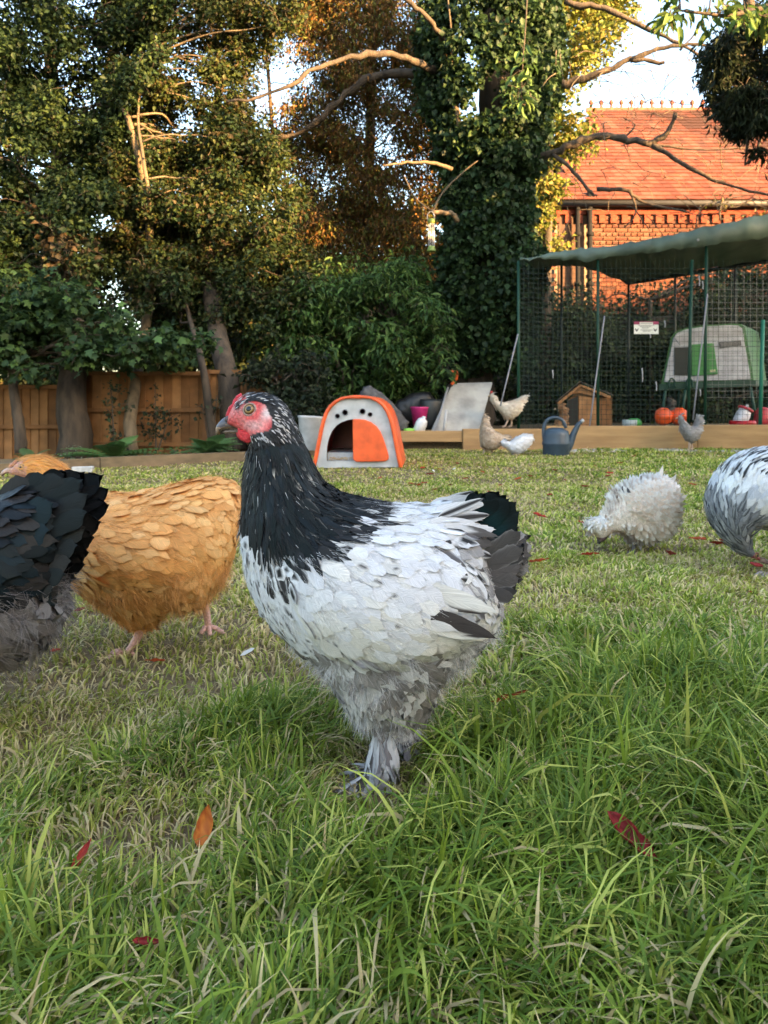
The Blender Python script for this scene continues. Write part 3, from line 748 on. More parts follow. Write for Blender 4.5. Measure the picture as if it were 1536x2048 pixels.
# unseen trees added on the sunny side to break the low sun into patches
SD = np.random.default_rng(41)
for i, (a_, b_, h_) in enumerate(((-3.5, 9.0, 8.2), (-.2, 9.6, 8.8), (3.2, 9.2, 8.0))):
    c0 = Vector((.60 * a_ + .80 * b_, .80 * a_ - .60 * b_, 0)); rt = thing('garden_tree', ['first of the tall garden trees outside the frame', 'second of the tall garden trees outside the frame', 'third of the tall garden trees outside the frame'][i], 'tree', c0, 'garden trees outside the frame')
    m = MB(); m.tube(catmull([c0, c0 + Vector((.1, .05, 2.5)), c0 + Vector((-.1, .1, 5)), c0 + Vector((0, 0, h_))], 4), [.22 - .012 * j for j in range(13)], 10); part('trunk', m, MAT['bark'], rt, True)
    C = []
    for _ in range(30):
        cc = np.array(c0) + np.array([SD.normal(0, 1.0), SD.normal(0, 1.0), 3.4 + SD.random() * (h_ - 3.0)]); C.append(cc + SD.normal(0, .26, (110, 3)))
    V, F, c_ = leaf_set(np.concatenate(C), .17, .7, MIX, SD, .6); apart('crown', V, F, MAT['leaf'], rt, c_, kind='stuff')

# ivy on the second trunk, fence climbers and border plants
def plant(name, label, blobs, per, size, asp, pal, seed, tpl='diamond', up=.4, droop=.3, stems=(), cat='plant', group=None):
    return tree(name, label, [([(x0, y0, D0), ((x0 + x1) / 2, (y0 + y1) / 2, D0), (x1, y1, D1)], .010, .004) for (x0, y0, D0, x1, y1, D1) in stems], blobs, per, size, asp, pal, seed, cat, 'bark', 1.0, tpl, up, droop, .006, (), .45, 2, 'leaves', 'stem', group)
DK = [(.022, .036, .018), (.03, .045, .02), (.018, .03, .016)]
plant('trunk_ivy', 'ragged dark ivy climbing the trunk right of the thick bare one', [(222, 770, 7.5, 14), (220, 800, 7.5, 15), (222, 830, 7.5, 15), (226, 860, 7.5, 16), (232, 885, 7.5, 18), (240, 780, 7.5, 12), (255, 810, 7.48, 12), (240, 905, 7.5, 18)], 190, .045, .8, DK + [(.03, .06, .024)], 141, stems=[(230, 915, 7.5, 222, 770, 7.5)], cat='ivy')
plant('fence_climber', 'dark small-leaved shrub standing against the middle fence panel', [(310, 775, 7.75, 9), (314, 792, 7.75, 10), (308, 808, 7.75, 13), (322, 822, 7.75, 18), (298, 828, 7.75, 18), (340, 838, 7.75, 20), (315, 845, 7.75, 22), (285, 850, 7.75, 20), (320, 868, 7.75, 20), (300, 872, 7.75, 18), (352, 850, 7.75, 14)], 135, .045, .7, DK, 142, stems=[(312, 905, 7.75, 310, 770, 7.75), (316, 900, 7.75, 340, 830, 7.75)])
plant('post_climber', 'sparse dark climber beside the fence post', [(405, 815, 7.7, 14), (398, 828, 7.7, 12), (432, 800, 7.7, 12), (436, 815, 7.7, 10)], 110, .05, .7, DK, 143, stems=[(420, 900, 7.7, 405, 810, 7.7), (424, 900, 7.7, 434, 790, 7.7)])
plant('silver_plant', 'pale silvery-green bushy plant at the foot of the thick trunk', [(135, 908, 6.9, 16), (150, 900, 6.9, 14), (122, 916, 6.9, 13), (148, 915, 6.9, 15)], 190, .03, .45, [(.16, .22, .15), (.12, .18, .11), (.2, .26, .18)], 144, up=.9, stems=[(135, 925, 6.9, 135, 895, 6.9)])
def fern(name, label, x, y, D, n, L, seed, pal, spread=1.0):
    r = np.random.default_rng(seed); b = px(x, y, D); root = thing(name, label, 'fern', b)
    for k in range(n):
        az = r.uniform(0, 2 * math.pi); el = r.uniform(.5, 1.25); l = L * r.uniform(.65, 1.1); d = Vector((math.cos(az) * spread, math.sin(az) * spread, 0)); V, F, C = [], [], []
        pts = [b + d * (l * t * math.cos(el) + l * t * t * .35) + Vector((0, 0, l * (t * math.sin(el) - t * t * .45))) for t in np.linspace(0, 1, 13)]
        m = MB(); c = tuple(np.array(pal[r.integers(len(pal))]) * r.uniform(.85, 1.15)); side = d.cross(Vector((0, 0, 1))).normalized()
        m.tube(pts, [.003 * (1 - i / 14) for i in range(13)], 4, c)
        for i in range(1, 13):
            w = l * .24 * math.sin(math.pi * (i / 13) ** .8) + .004; t = (pts[min(i + 1, 12)] - pts[i - 1]).normalized()
            for sg in (-1, 1):
                e = pts[i] + side * sg * w + t * w * .35 + Vector((0, 0, -w * .15)); q = t * l * .032
                m.add([pts[i] - q * .7, pts[i] + q, (pts[i] + e) / 2 + q * 1.0 + Vector((0, 0, .004)), e, (pts[i] + e) / 2 - q * .9], [(0, 1, 2, 4), (4, 2, 3)], c)
        part('frond', m, MAT['leaf'], root)
FG = [(.07, .15, .04), (.09, .18, .05), (.055, .12, .035)]
fern('fern', 'low bright fern with spreading fronds in the middle of the border', 228, 922, 6.4, 14, .42, 151, FG)
fern('fern', 'bushy light green fern at the right end of the border', 418, 912, 6.7, 34, .36, 152, [(.085, .17, .06), (.10, .20, .07)], .8)
fern('fern', 'thin tall fern beside the slim trunk at the left', 60, 930, 6.6, 9, .34, 153, [(.06, .11, .04)], .7)
for i, (x, y, rp) in enumerate(((262, 908, 12), (290, 912, 12), (352, 905, 14), (335, 915, 12), (378, 910, 10), (180, 918, 10))):
    plant('border_weed', ['low leafy weed right beside the spreading fern', 'low leafy weed under the dark fence shrub', 'green leafy weed left of the light green fern', 'small weed close behind the edging board', 'small weed touching the light green fern', 'small weed between the silvery plant and the fern'][i], [(x, y, 6.8, rp), (x + 8, y + 4, 6.8, rp * .8)], 170, .045, .6, FG, 160 + i, up=.8, group='weeds in the border', stems=[(x, y + 12, 6.8, x, y - 4, 6.8)])
# ================================================================ hens: inflated bodies clothed in feathers
def solve_phi(mask, step, c):
    H, W = mask.shape
    phi = np.zeros((H, W)); rhs = c * step * step
    I, J = np.indices(mask.shape)
    red = mask & ((I + J) % 2 == 0); blk = mask & ((I + J) % 2 == 1)
    om = 2 / (1 + math.pi / max(8, .55 * min(H, W)))
    for it in range(int(2.2 * max(H, W)) + 40):
        for m in (red, blk):
            s = np.zeros_like(phi)
            s[1:-1, 1:-1] = phi[:-2, 1:-1] + phi[2:, 1:-1] + phi[1:-1, :-2] + phi[1:-1, 2:]
            new = (s + rhs) / 4
            phi = np.where(m, phi + om * (new - phi), phi)
    return np.maximum(phi, 0)

class Body:
    """a rounded solid whose side outline is poly (photo coordinates at depth D)"""
    def __init__(self, poly, D, c=3.0, step=4.0, k=1.0, bulges=(), yc=0.0, smooth=4, cap=None, erode=0):
        self.D = D; self.yc = yc
        p = np.array(poly, float)
        x0, y0 = p.min(0) - 2 * step; x1, y1 = p.max(0) + 2 * step
        xs = np.arange(x0, x1 + step, step); ys = np.arange(y0, y1 + step, step)
        X, Y = np.meshgrid(xs, ys)
        mask = in_poly(X, Y, poly)
        mask[0, :] = mask[-1, :] = False; mask[:, 0] = mask[:, -1] = False
        for it in range(int(round(erode / step))):
            e_ = mask.copy(); e_[1:-1, 1:-1] = mask[1:-1, 1:-1] & mask[:-2, 1:-1] & mask[2:, 1:-1] & mask[1:-1, :-2] & mask[1:-1, 2:]; mask = e_
        h = np.sqrt(solve_phi(mask, step, c)) * k
        if cap: h = cap * np.tanh(h / cap)
        for bp, bc, bk in bulges:
            bm = in_poly(X, Y, bp) & mask
            h = h + np.sqrt(solve_phi(bm, step, bc)) * bk
        self.xs, self.ys, self.h = xs, ys, h; self.step = step
        cell = mask[:-1, :-1] & mask[1:, :-1] & mask[:-1, 1:] & mask[1:, 1:]
        cnt = np.zeros(mask.shape, int)
        for a in (0, 1):
            for b in (0, 1):
                cnt[a:a + cell.shape[0], b:b + cell.shape[1]] += cell
        used = cnt > 0; inner = cnt == 4
        fi = -np.ones(mask.shape, int); fi[used] = np.arange(used.sum())
        bi = fi.copy(); bi[inner] = used.sum() + np.arange(inner.sum())
        hh = np.where(inner, h, 0)
        s = D / FPX
        def vert(m, sg):
            return np.stack([(X[m] - CX) * s, D + yc + sg * hh[m] * s, CAMH + (HY - Y[m]) * s], 1)
        V = np.concatenate([vert(used, -1), vert(inner, 1)])
        ci, cj = np.nonzero(cell)
        q = lambda t: np.stack([t[ci, cj], t[ci + 1, cj], t[ci + 1, cj + 1], t[ci, cj + 1]], 1)
        F = np.concatenate([q(fi), q(bi)[:, ::-1]])
        E = np.concatenate([F[:, [0, 1]], F[:, [1, 2]], F[:, [2, 3]], F[:, [3, 0]]])
        for _ in range(smooth):
            acc = np.zeros_like(V); n = np.zeros(len(V))
            np.add.at(acc, E[:, 0], V[E[:, 1]]); np.add.at(acc, E[:, 1], V[E[:, 0]])
            np.add.at(n, E[:, 0], 1); np.add.at(n, E[:, 1], 1)
            V = .5 * V + .5 * acc / n[:, None]
        self.V, self.F = V, F
        a, b, c_, d = (V[F[:, i]] for i in range(4))
        fn = np.cross(c_ - a, d - b); self.area = np.linalg.norm(fn, axis=1) / 2
        vn = np.zeros_like(V)
        for i in range(4): np.add.at(vn, F[:, i], fn)
        self.vn = nrm(vn)
        mid = V[F].mean(1)
        if (np.sum(fn * (mid - V.mean(0)), 1)).sum() < 0:
            self.F = F[:, ::-1]; self.vn = -self.vn
    def topx(self, P):
        return np.stack([P[:, 0] / self.D * FPX + CX, HY - (P[:, 2] - CAMH) / self.D * FPX], 1)
    def thick(self, x, y):
        j = np.clip(((np.asarray(x, float) - self.xs[0]) / self.step).round().astype(int), 0, len(self.xs) - 1)
        i = np.clip(((np.asarray(y, float) - self.ys[0]) / self.step).round().astype(int), 0, len(self.ys) - 1)
        return self.h[i, j] * self.D / FPX
    def sample(self, n, r):
        f = r.choice(len(self.F), n, p=self.area / self.area.sum())
        q = self.F[f]; a = r.random((n, 1)); b = r.random((n, 1))
        w = [(1 - a) * (1 - b), a * (1 - b), a * b, (1 - a) * b]
        P = sum(w[i] * self.V[q[:, i]] for i in range(4)); N = nrm(sum(w[i] * self.vn[q[:, i]] for i in range(4)))
        return P, N

def thin(P, rad):
    """Poisson-like thinning; rad per point"""
    grid = {}; keep = []
    cs = float(np.max(rad))
    K = np.floor(P / cs).astype(int)
    for i in range(len(P)):
        k = tuple(K[i]); ok = True; r2 = rad[i] ** 2; p = P[i]
        for dx in (-1, 0, 1):
            for dy in (-1, 0, 1):
                for dz in (-1, 0, 1):
                    for j in grid.get((k[0] + dx, k[1] + dy, k[2] + dz), ()):
                        d = P[j] - p
                        if d[0] * d[0] + d[1] * d[1] + d[2] * d[2] < r2: ok = False; break
                    if not ok: break
                if not ok: break
            if not ok: break
        if ok: grid.setdefault(k, []).append(i); keep.append(i)
    return np.array(keep, int)

def flow_field(ctrl):
    c = np.array(ctrl, float); d = nrm(c[:, 2:4])
    def f(xy):
        w = 1 / (((xy[:, None, :] - c[None, :, :2]) ** 2).sum(-1) + 60.0) ** 1.5
        v = (w[:, :, None] * d[None]).sum(1)
        return nrm(np.stack([v[:, 0], np.zeros(len(v)), -v[:, 1]], 1))
    return f

def shape_w(v, kind):
    if kind == 'round': return np.where(v < .6, np.clip(v / .35, 0, 1) ** .55, np.sqrt(np.clip(1 - ((v - .6) / .4) ** 2, 0, 1)))
    if kind == 'point': return np.clip(v / .25, 0, 1) ** .6 * np.clip((1 - v) / .75, 0, 1) ** .6
    if kind == 'blunt': return np.where(v < .80, np.clip(v / .4, 0, 1) ** .55, np.sqrt(np.clip(1 - ((v - .80) / .20) ** 2, 0, 1)))
    return np.clip(v / .2, 0, 1) ** .5 * np.clip((1 - v) / .35, 0, 1) ** .5        # 'long'

def feather_mesh(P, N, Fl, L, W, lift, droop, kind, nu, nv, col, r, camber=.25, embed=.002, rag=.06, twist=.15):
    n = len(P)
    arr = lambda t: np.broadcast_to(np.asarray(t, float), (n,))
    L, W, lift, droop = arr(L), arr(W), arr(lift), arr(droop)
    d = nrm(Fl - (Fl * N).sum(1, keepdims=True) * N)
    s = nrm(np.cross(N, d)); tw = r.normal(0, twist, (n, 1))
    N2_ = nrm(N + s * tw); s = nrm(np.cross(N2_, d))
    d2 = d * np.cos(lift)[:, None] + N2_ * np.sin(lift)[:, None]; n2 = nrm(np.cross(d2, s))
    v = np.linspace(0, 1, nv); u = np.linspace(-1, 1, nu)
    w = shape_w(v, kind)
    rg = 1 + r.normal(0, rag, (n, nv, nu))
    vv = v[None, :, None] * np.ones((n, 1, nu)) - .06 * (u[None, None, :] ** 2) * v[None, :, None]
    vv = vv * (1 + r.normal(0, rag * .5, (n, nv, nu)) * (v[None, :, None] > .7))
    pos = (P - N * embed)[:, None, None, :] + d2[:, None, None, :] * (L[:, None, None] * vv)[..., None] \
        + s[:, None, None, :] * (W[:, None, None] * w[None, :, None] * u[None, None, :] * rg)[..., None] \
        + n2[:, None, None, :] * (W[:, None, None] * camber * (1 - u[None, None, :] ** 2) * np.sqrt(w)[None, :, None] - (droop * L)[:, None, None] * (vv ** 2))[..., None]
    m = nu * nv
    q = np.array([(i * nu + j, (i + 1) * nu + j, (i + 1) * nu + j + 1, i * nu + j + 1) for i in range(nv - 1) for j in range(nu - 1)])
    F = (np.arange(n)[:, None, None] * m + q[None]).reshape(-1, 4)
    uv = np.stack(np.broadcast_arrays(u[None, None, :] * np.ones((n, nv, 1)), v[None, :, None] + r.random((n, 1, 1)) * 5), -1).reshape(-1, 2)
    du = np.gradient(pos, axis=2); dv = np.gradient(pos, axis=1); fn = np.cross(dv, du); sg = np.sign((fn * N[:, None, None, :]).sum(-1, keepdims=True)); sg[sg == 0] = 1
    nn = nrm(.24 * nrm(fn * sg) + .76 * nrm(N)[:, None, None, :])
    return pos.reshape(-1, 3), F, np.clip(np.broadcast_to(col, pos.shape), 0, 1).reshape(-1, 3), uv, nn.reshape(-1, 3)

def hug(st, B, nu, nv, base=.0004, rise=.0028):
    """push feathers that sink into the body back out, each tip riding over the next row's root"""
    V = st[0].reshape(-1, nv, nu, 3); v = np.linspace(0, 1, nv)
    if not hasattr(B, 'bvh'): B.bvh = BVHTree.FromPolygons(B.V.tolist(), B.F.tolist())
    rr_ = np.random.default_rng(len(V)); off = rr_.random((len(V), 1)) * rise * .55
    tgt = base + off + rise * v[None, :]
    flat = V.reshape(-1, 3); fn = B.bvh.find_nearest; sd = np.zeros(len(flat)); nn = np.zeros((len(flat), 3))
    for i, p in enumerate(flat.tolist()):
        q, n, _, _ = fn(p)
        if q is None: sd[i] = 1; continue
        sd[i] = (p[0] - q[0]) * n[0] + (p[1] - q[1]) * n[1] + (p[2] - q[2]) * n[2]; nn[i] = n
    sd = sd.reshape(V.shape[:3]); nn = nn.reshape(V.shape)
    e = np.clip(tgt - sd.min(2), 0, .03)
    e[:, 1:] = np.maximum(e[:, 1:], .85 * e[:, :-1])
    nm = nrm(nn.mean(2, keepdims=True) + 1e-6)
    flat = (V + nm * e[:, :, None, None]).reshape(-1, 3)
    return (flat,) + tuple(st[1:])

def strands(P, N, Fl, L, W, lift, curl, col, r, nseg=4, ck=1.0, up=0.0):
    """downy fluff: narrow tapering ribbons"""
    n = len(P); k_ = 1 / max(L, .002); ca = fbm(P[:, 0] * k_ * .9 + P[:, 1] * 31, P[:, 2] * k_ * .9); cb = fbm(P[:, 0] * k_ * .9 + 7, P[:, 2] * k_ * .9 + P[:, 1] * 31 + 3)
    clump = np.stack([(ca - .5) * 4.5, (cb - .5) * 3.0, (cb - .5) * 2.5], 1)
    d = nrm(Fl - (Fl * N).sum(1, keepdims=True) * N + clump * ck + r.normal(0, .28 * (.4 + .6 * ck), (n, 3)))
    d2 = nrm(d * np.cos(lift) + N * np.sin(lift)); s = nrm(np.cross(d2, N + r.normal(0, .6, (n, 3)))); dn = nrm(r.normal(0, 1, (n, 3)) + np.array([0, 0, -.8]))
    rows = []
    Ls = (L * (.6 + .8 * r.random(n)))[:, None]
    for k in range(nseg + 1):
        t = k / nseg
        c = P - N * (.003 - up) + d2 * Ls * t + dn * Ls * curl * t * t
        ww = W * (1 - t) + .00005
        rows += [c - s * ww, c + s * ww]
    V = np.stack(rows, 1); m = 2 * (nseg + 1)
    q = np.array([(2 * k, 2 * k + 1, 2 * k + 3, 2 * k + 2) for k in range(nseg)])
    F = (np.arange(n)[:, None, None] * m + q[None]).reshape(-1, 4)
    t = np.repeat(np.linspace(0, 1, nseg + 1), 2)
    C = col[:, None, :] * (.8 + .35 * t)[None, :, None]
    return V.reshape(-1, 3), F, np.clip(C, 0, 1).reshape(-1, 3)

def join_sets(sets):
    o = 0; Vs, Fs, Cs, Us = [], [], [], []
    for t in sets:
        Vs.append(t[0]); Fs.append(t[1] + o); Cs.append(t[2]); o += len(t[0])
        if len(t) > 3: Us.append(t[3])
    return np.concatenate(Vs), np.concatenate(Fs), np.concatenate(Cs), (np.concatenate(Us) if Us else None)

# feather colourings: f(x, y, U, V, r) with x, y (n,) -> (n, nv, nu, 3)
def c_plain(pal, tip=None, var=.1, edge=None):
    pal = np.array(pal, float)
    def f(x, y, U, V, r):
        n = len(x); b = pal[r.integers(0, len(pal), n)] * (1 + r.normal(0, var, (n, 1)))
        c = b[:, None, None, :] * np.ones(U.shape + (1,))
        if tip is not None:
            t = smooth01((V - .6) / .3)[..., None]; c = c * (1 - t) + np.array(tip) * t
        if edge is not None:
            t = (smooth01((np.abs(U) - .45) / .45) * smooth01(V / .3))[..., None]; c = c * (1 - t) + np.array(edge) * t
        return c
    return f
def c_mix(choices):
    """choices: list of (probability or f(x, y) -> probability, colour function); the last takes the rest"""
    def f(x, y, U, V, r):
        out = choices[-1][1](x, y, U, V, r); q = r.random(len(x)); acc = np.zeros(len(x))
        for p, fn in choices[:-1]:
            pr = p(x, y) if callable(p) else np.full(len(x), p)
            m = (q >= acc) & (q < acc + pr); acc = acc + pr
            if m.any(): out[m] = fn(x[m], y[m], U, V, r)
        return out
    return f
def c_spot(base, spot, v0=.62, size=.35, wide=.5):
    base, spot = np.array(base), np.array(spot)
    def f(x, y, U, V, r):
        n = len(x); b = base * (1 + r.normal(0, .06, (n, 1)))
        vo = v0 + r.normal(0, .06, (n, 1, 1)); uo = r.normal(0, .15, (n, 1, 1)); sz = size * (1 + r.normal(0, .3, (n, 1, 1)))
        d = np.sqrt(((V - vo) / np.maximum(sz, .08)) ** 2 + ((U - uo) / wide) ** 2)
        t = smooth01((1.15 - d) / .3)[..., None]
        return b[:, None, None, :] * (1 - t) + spot * t
    return f

BLK = (.008, .008, .008); WHT = (.76, .77, .79); CRM = (.66, .62, .52); GRY = (.26, .24, .232); DGR = (.075, .068, .066); PGR = (.50, .49, .49)

def dress(root, B, flow, tracts, fluffs, bare, r):
    D = B.D; s = D / FPX
    fl = flow_field(flow)
    dens = [t['sp'] for t in tracts]
    n0 = int(min(60000, B.area.sum() / (min(dens) * s) ** 2 * 2.2)) if tracts else 0
    done = None
    if tracts:
        P, N = B.sample(n0, r); q = B.topx(P)
        tid = np.full(len(P), -1)
        for i, t in reversed(list(enumerate(tracts))):
            m = in_poly(q[:, 0], q[:, 1], t['poly']); tid[m] = i
        if bare: tid[in_poly(q[:, 0], q[:, 1], bare)] = -1
        for i, t in enumerate(tracts):
            m = np.nonzero(tid == i)[0]
            if not len(m): continue
            k = m[thin(P[m], np.full(len(m), t['sp'] * s))]
            Pk, Nk, qk = P[k], N[k], q[k]; n = len(k); nu, nv = t.get('res', (5, 7))
            U = np.broadcast_to(np.linspace(-1, 1, nu)[None, None, :], (1, nv, nu)); Vv = np.broadcast_to(np.linspace(0, 1, nv)[None, :, None], (1, nv, nu))
            col = t['col'](qk[:, 0], qk[:, 1], U, Vv, r)
            Fl = nrm(fl(qk) + r.normal(0, t.get('jit', .12), (n, 3)))
            if 'radial' in t:
                cc = np.array([(t['radial'][0] - CX) * s, D, CAMH + (HY - t['radial'][1]) * s]); Fl = nrm(Fl * .5 + nrm(Pk - cc) * .9)
            L = t['L'] * s * (1 + r.normal(0, .14, n)); W = t['W'] * s * (1 + r.normal(0, .12, n))
            st = feather_mesh(Pk, Nk, Fl, L, W, t.get('lift', .12) * .5 + np.abs(r.normal(0, .035, n)), t.get('droop', .05), t.get('kind', 'round'), nu, nv, col, r, t.get('camber', .16), .002 * min(1, D), t.get('rag', .06), t.get('twist', .15))
            if t.get('hug', D < 2.3): st = hug(st, B, nu, nv, .0004 * s * FPX, t.get('rise', .0020) * s * FPX)
            apart(t['name'], *st[:2], t.get('mat', MAT['feather']), root, st[2], st[3], True, kind='stuff', label=t.get('label'), normals=st[4])
    for f in fluffs:
        P, N = B.sample(f['n'] * 4, r); q = B.topx(P); m = in_poly(q[:, 0], q[:, 1], f['poly'])
        P, N, q = P[m][:f['n']], N[m][:f['n']], q[m][:f['n']]
        st = strands(P, N, fl(q), f['L'] * s, f['W'] * s, f.get('lift', .5), f.get('curl', .35), f['col'](q, r), r, 4, f.get('clump', 1.0), (f.get('up', .0062) * s * FPX if 'clump' in f else 0))
        apart(f['name'], st[0], st[1], MAT['feather'], root, st[2], None, True, kind='stuff')

def hen(name, label, D, poly, flow, tracts, fluffs=(), legs=(), skin=None, under=(.5, .5, .5), c=3.0, step=4.0, bulges=(), bare=None, seed=1, ground=0.0, smooth=4, kfac=1.0, cap=None, cat='hen', erode=0):
    r = np.random.default_rng(seed); s = D / FPX
    B = Body(poly, D, c, step, kfac, bulges, smooth=smooth, cap=cap, erode=erode)
    pc = np.array(poly, float); cxp = pc[:, 0].mean()
    root = thing(name, label, cat, ((cxp - CX) * s, D, ground))
    xy = B.topx(B.V)
    colr = np.tile(np.array(under, float), (len(B.V), 1))
    for tr in reversed(tracts):
        m = in_poly(xy[:, 0], xy[:, 1], tr['poly'])
        if 'under' in tr: colr[m] = tr['under']
    if skin: colr = skin(xy, colr)
    body = apart('body', B.V, B.F, MAT['skin'], root, colr, None, True)
    dress(root, B, flow, tracts, fluffs, bare, r)
    for lg in legs:
        mb = MB(); dy = lg.get('dy', 0); cl = lg.get('col', (.55, .33, .28)); w = lg.get('w', 8) * s
        pts = [px(x, y, D) + Vector((0, dy, 0)) for x, y in lg['path']]
        # path points are given at depth D: slide them so they land on the ground at D + dy
        pts = catmull(pts, 4); kk = len(pts)
        mb.tube(pts, [w * (1.25 - .35 * i / (kk - 1) + .25 * (i == kk - 1)) for i in range(kk)], 8, cl)
        ft = pts[-1]
        for ta, tl in lg.get('toes', ((math.pi, 42), (math.pi - .5, 36), (math.pi + .5, 36), (0.1, 20))):
            d = Vector((math.cos(ta), math.sin(ta), 0)); tl = tl * s
            zz = lg.get('lifted', 0)
            tp = [ft, ft + d * tl * .45 + Vector((0, 0, .15 * tl - zz * tl)), ft + d * tl * .8 + Vector((0, 0, -.08 * tl - zz * tl)), ft + d * tl + Vector((0, 0, -.16 * tl - zz * tl))]
            mb.tube(catmull(tp, 3), [w * .75] * 4 + [w * .65] * 4 + [w * .25] * 2, 6, cl)
        part('leg', mb, MAT['skin'], root, True)
    return root, B, r

def solid_part(name, poly, D, root, col, mat, c=3.0, step=1.5, k=1.0, yc=0.0, smooth=2, lump=0, label=None, cap=None):
    b = Body(poly, D, c, step, k, yc=yc, smooth=smooth, cap=cap)
    V = b.V.copy()
    if lump:
        q = b.topx(V); V += b.vn * ((fbm(q[:, 0] / 8, q[:, 1] / 8 + yc * 99)[:, None] - .5) * lump)
    C = np.tile(np.array(col, float), (len(V), 1)) if not callable(col) else col(b.topx(V))
    return apart(name, V, b.F, mat, root, C, None, True, label=label)

def hen_eye(root, B, x, y, rad, iris, lid, side=-1, D=None):
    D = D or B.D; s = D / FPX
    th = float(B.thick([x], [y])[0]); pos = Vector(((x - CX) * s, D + B.yc + side * (th - rad * s * .25), CAMH + (HY - y) * s))
    e = 2.0; gx_ = (B.thick([x + e * 3], [y]) - B.thick([x - e * 3], [y]))[0] / (6 * e * s); gy_ = (B.thick([x], [y + e * 3]) - B.thick([x], [y - e * 3]))[0] / (6 * e * s)
    nr = Vector((-gx_ * .8, side, gy_ * .8)).normalized(); M = nr.to_track_quat('Z', 'Y').to_matrix()
    R = rad * s
    o = MB(); o.lathe([(R * 1.28, -R * .1), (R * 1.22, R * .18), (R * 1.05, R * .30), (R * .95, R * .22), (R * .9, R * .02)], pos, 20, lid, M)
    lidp = part('eyelid', o, MAT['skin'], root, True)
    e_ = MB(); e_.lathe([(R * 1.0, R * .02), (R * .9, R * .22), (R * .80, R * .33)], pos, 20, tuple(v * .25 for v in iris), M)
    e_.lathe([(R * .80, R * .33), (R * .62, R * .46), (R * .45, R * .54)], pos, 20, iris, M)
    e_.lathe([(R * .45, R * .54), (R * .25, R * .60), (0.0005 * R, R * .62)], pos, 20, (.004, .004, .004), M)
    part('eye', e_, MAT['eye'], root, True)


# ---------------------------------------------------------------- the black-necked white hen
BD = 1.0
main_poly = pl(446,846, 452,828, 462,806, 476,790, 496,782, 520,780, 545,785, 566,798, 582,818, 594,842, 606,872, 618,902, 632,938, 650,966, 678,984, 715,993, 760,1003, 810,1009, 860,1008, 900,1006, 930,1014, 952,1040,
               966,1090, 980,1140, 996,1190, 994,1235, 972,1270, 938,1300, 900,1322, 880,1350, 872,1385, 862,1415, 838,1440, 800,1450, 760,1447, 722,1438, 698,1414, 680,1382, 660,1350, 634,1318, 600,1288, 562,1258, 530,1222, 508,1182, 494,1140, 486,1095, 484,1045, 486,990, 489,940, 492,905, 500,884, 488,872, 470,862, 454,856)
wing_poly = pl(590,1090, 640,1050, 740,1045, 850,1060, 920,1110, 965,1175, 985,1222, 960,1245, 880,1258, 780,1264, 690,1255, 630,1225, 598,1165)
cape_poly = pl(486,930, 500,890, 600,850, 640,950, 690,985, 765,1003, 740,1030, 690,1055, 640,1072, 590,1075, 540,1066, 505,1035, 486,985)
neck_flow = [(470,830,1,-.3), (520,790,1,.05), (570,810,1,.8), (520,860,.9,.45), (590,860,.4,1), (500,910,.0,1), (560,910,.15,1), (610,920,.45,1), (490,980,-.05,1), (560,980,.2,1), (630,980,.8,.75), (520,1050,.1,1), (600,1040,.65,.8), (690,1020,1,.35), (760,1015,1,.18),
             (495,1120,.1,1), (540,1120,.3,1), (540,1200,.5,.9), (600,1260,.8,.6), (620,1120,.8,.75), (700,1120,1,.45), (800,1100,1,.40), (880,1110,1,.55), (700,1220,1,.3), (800,1220,1,.2), (900,1220,1,.12), (840,1030,1,.22), (920,1030,1,.4), (950,1100,.75,1), (980,1050,1,-.1), (1000,1110,1,-.2),
             (680,1300,.5,1), (720,1380,.25,1), (780,1320,.5,1), (800,1400,.1,1), (860,1300,.8,.7), (950,1260,.9,.5), (860,1380,.3,1)]
def near(cx, cy, rx, ry): return lambda x, y: np.exp(-((x - cx) / rx) ** 2 - ((y - cy) / ry) ** 2)
LACE = c_plain([BLK, (.02, .019, .02)], None, .2, (.55, .55, .56))
PWHITE = c_plain([WHT, (.74, .75, .78), (.72, .72, .74), (.75, .74, .71)], None, .035)
def fluff_col(x, y, r):
    n = len(x); w = fbm(x / 26.0, y / 20.0) + r.normal(0, .09, n)
    t = smooth01((w - .45) / .14)[:, None]
    front = smooth01((760 - x) / 120)[:, None] * smooth01((y - 1230) / 40)[:, None]
    t = np.clip(t + front * .6, 0, 1)
    return np.array(GRY) * (1 - t) * (.85 + .4 * r.random((n, 1))) + np.array((.70, .69, .69)) * t
def fluff_feather(x, y, U, V, r):
    return fluff_col(x, y, r)[:, None, None, :] * (np.ones(U.shape) * (.8 + .3 * V))[..., None]

